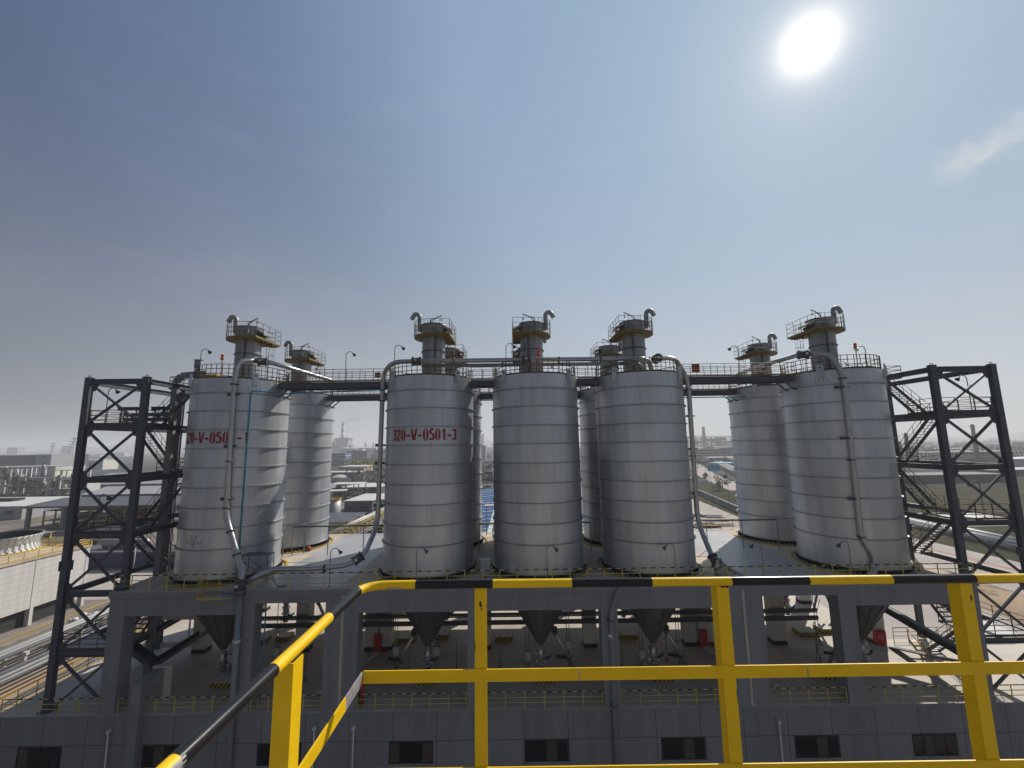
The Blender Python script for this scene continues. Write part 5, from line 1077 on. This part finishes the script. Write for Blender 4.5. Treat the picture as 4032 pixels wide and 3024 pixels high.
def tree(x, y, h, lab, seed, grp=None, cat='tree', base=ZG, rx=.42):
    rd = random.Random(seed); t = thing('broadleaf_tree', lab, cat, (x,y,base), grp)
    mb = MB().tube([(x,y,base),(x+rd.uniform(-.2,.2),y,base+h*.35),(x+rd.uniform(-.3,.3),y,base+h*.7)],[h*.035,h*.025,h*.01],7)
    for k in range(5):
        a = rd.uniform(0,6.28); mb.tube([(x,y,base+h*(.3+.07*k)),(x+h*.28*math.cos(a),y+h*.28*math.sin(a),base+h*(.55+.07*k))],[h*.014,h*.005],5)
    mb.build('trunk','trunk',t); mb = MB()
    cl = [(rd.gauss(0,.45)*h*rx,rd.gauss(0,.45)*h*rx,h*(.36+.5*rd.random()),h*rd.uniform(.10,.2)) for _ in range(14)]
    for k in range(1100):
        cx,cy,cz,cr = rd.choice(cl); d = Vector((rd.gauss(0,1),rd.gauss(0,1),rd.gauss(0,.8))).normalized()*cr*rd.uniform(.5,1.05); p = Vector((x+cx,y+cy,base+cz))+d
        u = Vector((rd.gauss(0,1),rd.gauss(0,1),rd.gauss(0,1))).normalized(); v = u.cross(Vector((rd.gauss(0,1),rd.gauss(0,1),rd.gauss(0,1)))).normalized(); s_ = h*rd.uniform(.018,.035)
        mb.add([p-u*s_,p+v*s_*.6,p+u*s_,p-v*s_*.6],[(0,1,2,3)])
    mb.build('crown','foliage',t)
for k in range(9): tree(-372+8*k+(k%3)*2,900+((k*37)%40),15+(k%4)*2,'dark tree in the clump behind the banded building',40+k,'dark trees at the left of the left gap')
for k in range(9): tree(-345+9*k,1010+((k*29)%50),19+(k%3)*3,'dark tree in the clump right of the slim pale block',60+k,'dark trees at the right of the left gap',rx=.5)
# inclined conveyor gallery with yellow rails
t = thing('conveyor_gallery','long yellow-railed conveyor gallery rising away in the left gap','conveyor',(-44,112,ZG))
a = Vector((-46.5,108,-23.2)); b = Vector((-40,165,-21.2)); 
MB().bar(a,b,2.6,.25).build('deck','steel_grey',t)
for k, (o, z, m, r) in enumerate(((-2.3,1.0,'ring',.28),(-1.6,1.0,'ring',.24),(-1.0,.9,'galv_dark',.2),(-.3,1.1,'yellow',.14),(.2,.75,'yellow',.1),(.7,.5,'green',.2),(1.9,.5,'yellow',.12),(2.9,-.6,'ring',.2),(3.5,-.9,'galv_dark',.2))): MB().tube([a+Vector((o,0,z)),b+Vector((o,0,z))],r,8).build('pipe_run',m,t)
mb = MB(); mb2 = MB()
for k in range(22):
    p = a+(b-a)*(k/21); mb.box(p.x+1.0,p.x+1.7,p.y-.3,p.y+.3,p.z+.3,p.z+.8)
    if k%3 == 0: mb2.box(p.x-1.3,p.x-1.05,p.y-.12,p.y+.12,ZG,p.z).box(p.x+1.05,p.x+1.3,p.y-.12,p.y+.12,ZG,p.z)
mb.build('roller_cover','yellow',t); mb2.build('support','steel_grey',t)
process_unit('dark low pipework left of the conveyor gallery', -70,-50,140,20,3.2,31,'steel','steel_grey','ring',14)
process_unit('small frames and white fittings right of the conveyor gallery', -38,-30,120,14,6,32,'steel_grey','yellow','white',8)
# --- behind the close three: the blue roof
t = thing('blue_roof_hall','hall with a blue corrugated roof and pale skylight strips behind the close silos','warehouse',(-4,92,ZG)); MB().box(-24,22,72,162,ZG,-17.5).build('wall','midgrey',t)
rf = MB().add([(-24.5,71.5,-17.4),(-4.6,71.5,-15.9),(-4.6,162.5,-15.9),(-24.5,162.5,-17.4),(22.5,71.5,-17.9),(22.5,162.5,-17.9)],[(0,1,2,3),(1,4,5,2)]).build('roof','blueroof',t)
def roofz(x): return -17.4+(x+24.5)/19.9*1.5 if x < -4.6 else -15.9-(x+4.6)/27.1*2.0
for k in range(17):
    y = 73.5+k*5.3; w_ = .45 if k%3 else .8
    for xa, xb in ((-24,-5.0),(-4.2,22)): MB().add([(xa,y,roofz(xa)+.06),(xb,y,roofz(xb)+.06),(xb,y+w_,roofz(xb)+.06),(xa,y+w_,roofz(xa)+.06)],[(0,1,2,3)]).build('skylight_strip','skylight',rf)
MB().box(-5.0,-4.2,71.4,162.6,-15.95,-15.78).build('ridge_cap','skylight',rf)
block('flat_white_house','pale flat house beyond the blue roof',-22,-2,178,18,-21.5,'offwhite','white')
process_unit('pipe trestles beyond the blue roof', -40,10,215,26,7,33,'midgrey','steel_grey','ring',16)
process_unit('grey plant with a white tower beyond the blue roof', -28,2,330,24,13,34,'midgrey','steel_grey','white',14)
block('white_stepped_house','white stepped house in the centre gap, far back',-14,4,470,20,-11,'white','white',wins=(3,3,.5,.3,'midgrey'))
block('twin_tower','hazy twin high-rise alone on the horizon in the centre gap',-214,-186,2700,30,62,'midgrey','midgrey','tower'); MB().box(-214,-204,2700,2730,62,68).box(-196,-186,2700,2730,62,68).build('parapet','midgrey',bpy.data.objects['twin_tower'])
# --- right gap: road, panelled wall, poles, office
t = thing('boundary_wall','white panelled boundary wall with grey infills beside the concrete apron','wall',(82,150,ZG)); A = Vector((80.6,140,ZG)); B = Vector((97.5,234,ZG)); n = 32; mb = MB(); mb2 = MB(); up = Vector((0,0,1))
for k in range(n+1): p = A+(B-A)*(k/n); mb.bar(p,p+up*2.3,.45,.45,0,(0,1,0))
mb.bar(A+up*2.2,B+up*2.2,.3,.25).bar(A+up*.2,B+up*.2,.3,.4); mb.build('pillar','white',t); mb2.bar(A+up*1.2,B+up*1.2,.12,1.7); mb2.build('panel_infill','midgrey',t)
struct(MB().sheet([(81.5,140),(104,140),(127,240),(98.5,240)], ZG+.005), 'rough_verge', 'grass')
for k, (x, y, h) in enumerate(((134,314,13),(124.7,280,15),(137,295,12),(122,247,13),(83.2,182,11),(80.6,163,9))):
    t = thing('street_lamp', 'tall thin lamp pole along the right gap road, %s'%('the farthest','second left of the blue sign','the pale one beyond the road','the dark one on the near kerb','the pale one before the panelled wall','the curved one at the wall\'s right')[k], 'street lamp', (x,y,ZG)); MB().tube([(x,y,ZG),(x,y,ZG+h-.6),(x-.5,y,ZG+h),(x-1.8,y,ZG+h)],.11,6).build('pole','steel_grey',t); MB().box(x-2.4,x-1.6,y-.15,y+.15,ZG+h-.05,ZG+h+.08).build('lamp_head','white',t)
t = thing('road_sign','blue direction sign board beyond the right gap road','road sign',(152,330,ZG)); MB().tube([(150,330,ZG),(150,330,ZG+6)],.15,6).tube([(156,330,ZG),(156,330,ZG+6)],.15,6).build('post','steel_grey',t); MB().box(148.5,158,329.8,330,ZG+4.5,ZG+9).build('board','blue',t)
tree(117,243,9,'bushy tree standing on the near edge of the right gap road',81,rx=.6); tree(113.5,240,5,'small bush left of the bushy tree at the road edge',82,rx=.6); tree(129,290,7,'slim dark tree by the second lamp pole of the right gap',83,rx=.2)
for k in range(14): tree(150+k*9,400+k*11,5.5+(k*7)%4,'small dark tree before the white office',90+k,'small trees before the white office',rx=.5)
block('office_building','long cream office with rows of dark window bands in the right gap',236,312,642,22,-11.2,'ribbed','offwhite','office',wins=(22,4,.7,.30,'midgrey')); MB().box(292,304,646,656,-11.2,-7.6).build('roof_house','tan',bpy.data.objects['office_building'])
block('low_office','low cream house in front of the blue building',250,292,548,18,-20.5,'offwhite','white','office',wins=(10,2,.35,.45,'midgrey'))
block('blue_building','blue-banded factory right of the cream office',330,420,795,50,-11.5,'blueroof','lightgrey','factory',wins=(1,3,.98,.08,'white'))
pipe_run('bundle of grey pipes along the far side of the right gap road', [(172,320,-24),(190,372,-24),(262,560,-24)], 7, 1.6, .45, ('ring','white','galv_dark'))
pipe_run('upper pipe bridge behind the grey pipe bundle', [(186,330,-20.5),(204,372,-20.5),(290,590,-20.5)], 5, 1.5, .4, ('rust_red','ring','midgrey'))
block('teal_shed','pale teal flat shed behind the pipe bundle',216,262,456,20,-23.2,'lightgrey','blue','shed')
for x, y, lab, m, s_ in ((66.5,162,'stack of white and dark beams on the concrete apron','ring',1),(71.5,158,'second stack of grey beams on the concrete apron','galv_dark',1),(62,140,'brown crate stack at the foot of the concrete apron','rust_red',.8),(67.5,143,'pale and brown crates beside the apron','panel',.8),(58.5,141,'blue tarpaulin-covered heap beside the apron','blueroof',1)):
    rd = random.Random(int(x*y)); mb = MB()
    for k in range(9): q = rd.uniform(-2.2,2.2); l = rd.uniform(2,4.5); mb.box(x-l*s_,x+l*s_,y+q-.3,y+q+.3,ZG+.0+.3*(k%3),ZG+.26+.3*(k%3))
    solo(mb, 'material_stack', m, lab, 'material stack', (x,y,ZG))
def column(x, y, h, r, lab, m='midgrey'):
    t = thing('distillation_tower', lab, 'refinery tower', (x,y,ZG)); MB().lathe([(r,0),(r,h*.7),(r*.8,h*.75),(r*.8,h*.97),(0,h)],(x,y,ZG),18).build('shell',m,t); mb = MB()
    for z in (.35,.55,.75,.93): mb.ring((x,y,ZG),r,r*1.7,h*z,h*z+.25,18)
    mb.build('platform','steel_grey',t)
for k, (x, y, h, r) in enumerate(((385,430,38,1.7),(405,440,33,2.0),(475,440,41,1.9),(340,420,22,1.0),(425,470,24,1.3))): column(x,y,h,r,'grey refinery tower beyond the right stair tower, %s'%('between stairs and leg','behind the inner leg','the free-standing one with a crowned top','a slim one left of the stairs','a short one behind the leg')[k])
process_unit('hazy refinery frames at the foot of the grey refinery towers', 395,560,452,30,12,41,'midgrey','steel_grey','ring',14)
process_unit('hazy refinery frames left of the grey refinery towers', 300,390,440,26,10,42,'midgrey','steel_grey','ring',14)
for x, y, r, h, lab in ((512,468,11,6,'low white tank beyond the field'),(424,360,10,9,'large white tank at the right edge'),(448,372,9,9,'second white tank at the right edge')):
    t = thing('white_tank', lab, 'tank', (x,y,ZG)); MB().lathe([(r,0),(r,h)],(x,y,ZG),36).build('shell','panel',t); MB().lathe([(r,h),(0,h+1.4)],(x,y,ZG),36).build('roof','white',t)
block('low_grey_hall','long low grey wall of sheds beyond the field',200,300,262,20,-22.4,'midgrey','midgrey','shed',wins=(16,1,.3,.4,'steel'))
for k in range(4): block('far_hall','dark low hall beyond the field at the right',330+k*95,405+k*95,300+k*28,22,-22.8+(k%2),'midgrey','steel_grey','warehouse',group='dark low halls beyond the field')
for x, y, h, lab in ((560,1250,70,'left tall red-grey chimney above the cream office'),(760,1250,86,'right tall red-grey chimney above the blue building'),(640,1600,60,'faint mast-like column above the cream office')):
    solo(MB().lathe([(5,0),(4,h),(0,h)],(x,y,ZG),14), 'far_chimney', 'rust_red' if y<1500 else 'steel_grey', lab, 'chimney', (x,y,ZG))
process_unit('hazy refinery skyline above the cream office', 480,800,1300,60,42,51,'midgrey','steel_grey','ring',20)
process_unit('hazy refinery skyline right of the chimneys', 820,1250,1500,60,40,52,'midgrey','steel_grey','ring',16)
pipe_run('white pipeline bundle on sleepers crossing the field right of the tower', [(121,100,-25.4),(125,128,-25.4),(129,160,-25.4),(135,220,-25.4)], 6, 1.3, .33, ('white','ring','white'))
solo(MB().tube([(118.5,90,-26.2),(121.5,120,-26.2),(126,170,-26.2)],.55,10), 'pipeline', 'skylight', 'thick pale blue pipeline beside the white pipe bundle', 'pipeline', (120,110,ZG))
struct(MB().sheet([(101.6,-20),(103.2,-20),(103.2,118),(101.6,118)], ZG-.01), 'red_road_strip', 'rust_red')
struct(MB().sheet([(74,-40),(88,-40),(88,118),(74,118)], ZG-.013), 'bare_verge', 'soil')
tree(106,86,3.5,'dark shrub on the road edge at the far right',120,rx=.7); tree(109,83,3,'second dark shrub on the road edge at the far right',121,rx=.7)
rd = random.Random(5)
for k in range(6): tree(rd.uniform(170,330),rd.uniform(180,235),rd.uniform(2,4),'low shrub out in the dry field',130+k,'low shrubs in the dry field',rx=.8)
# far treeline and town
mb = MB()
for k in range(5200):
    x = rd.uniform(-200,1500); y = rd.uniform(620,1100)-.12*abs(x-600); p = Vector((x,y,ZG+rd.uniform(0,9)*rd.uniform(.5,1.2))); s_ = rd.uniform(2.0,4.5)
    u = Vector((rd.gauss(0,1),rd.gauss(0,1),rd.gauss(0,1))).normalized(); v = u.cross(Vector((rd.gauss(0,1),rd.gauss(0,1),rd.gauss(0,1)))).normalized()
    if x < 560 and x > -120: continue
    mb.add([p-u*s_,p+v*s_*.6,p+u*s_,p-v*s_*.6],[(0,1,2,3)])
o = mb.build('far_woods','foliage'); o['kind'] = 'stuff'; o['label'] = 'hazy far woods beyond the fields'
town = {'white':MB(),'midgrey':MB(),'lightgrey':MB(),'blueroof':MB(),'offwhite':MB()}; keys = list(town)
proto_h = {}
for k in range(170):
    a = rd.uniform(-54,56); dist = rd.uniform(650,3600)**1.0; x = dist*math.tan(R(a)); y = dist
    if -900 < x < -500 and 1500 < y < 1950: continue
    w_, d_, h_ = rd.uniform(18,90), rd.uniform(15,40), rd.uniform(5,16)*(1.8 if rd.random()<.12 else 1)
    m = rd.choice(keys); key = (m, k%14)
    block('far_building','small hazy far building in the industrial plain',x,x+w_,y,d_,ZG+h_,m if m!='blueroof' else 'lightgrey',m if m!='midgrey' else 'white','building',group='small hazy far buildings')
# ------------------------------------------------------------------ haze
def haze():
    m = bpy.data.materials.new('haze'); m.use_nodes = True; n = m.node_tree.nodes; l = m.node_tree.links; n.clear()
    pv = n.new('ShaderNodeVolumePrincipled'); pv.inputs['Color'].default_value = (0.94,0.96,0.99,1); pv.inputs['Density'].default_value = HAZE; pv.inputs['Anisotropy'].default_value = 0.1
    o = n.new('ShaderNodeOutputMaterial'); l.new(pv.outputs[0], o.inputs['Volume'])
    b = MB().box(-8900,8900,-500,9400,ZG-1.0,135).build('haze', m); b['kind'] = 'stuff'; b['label'] = 'pale haze over the plain'
HAZE = 0.0003
haze()
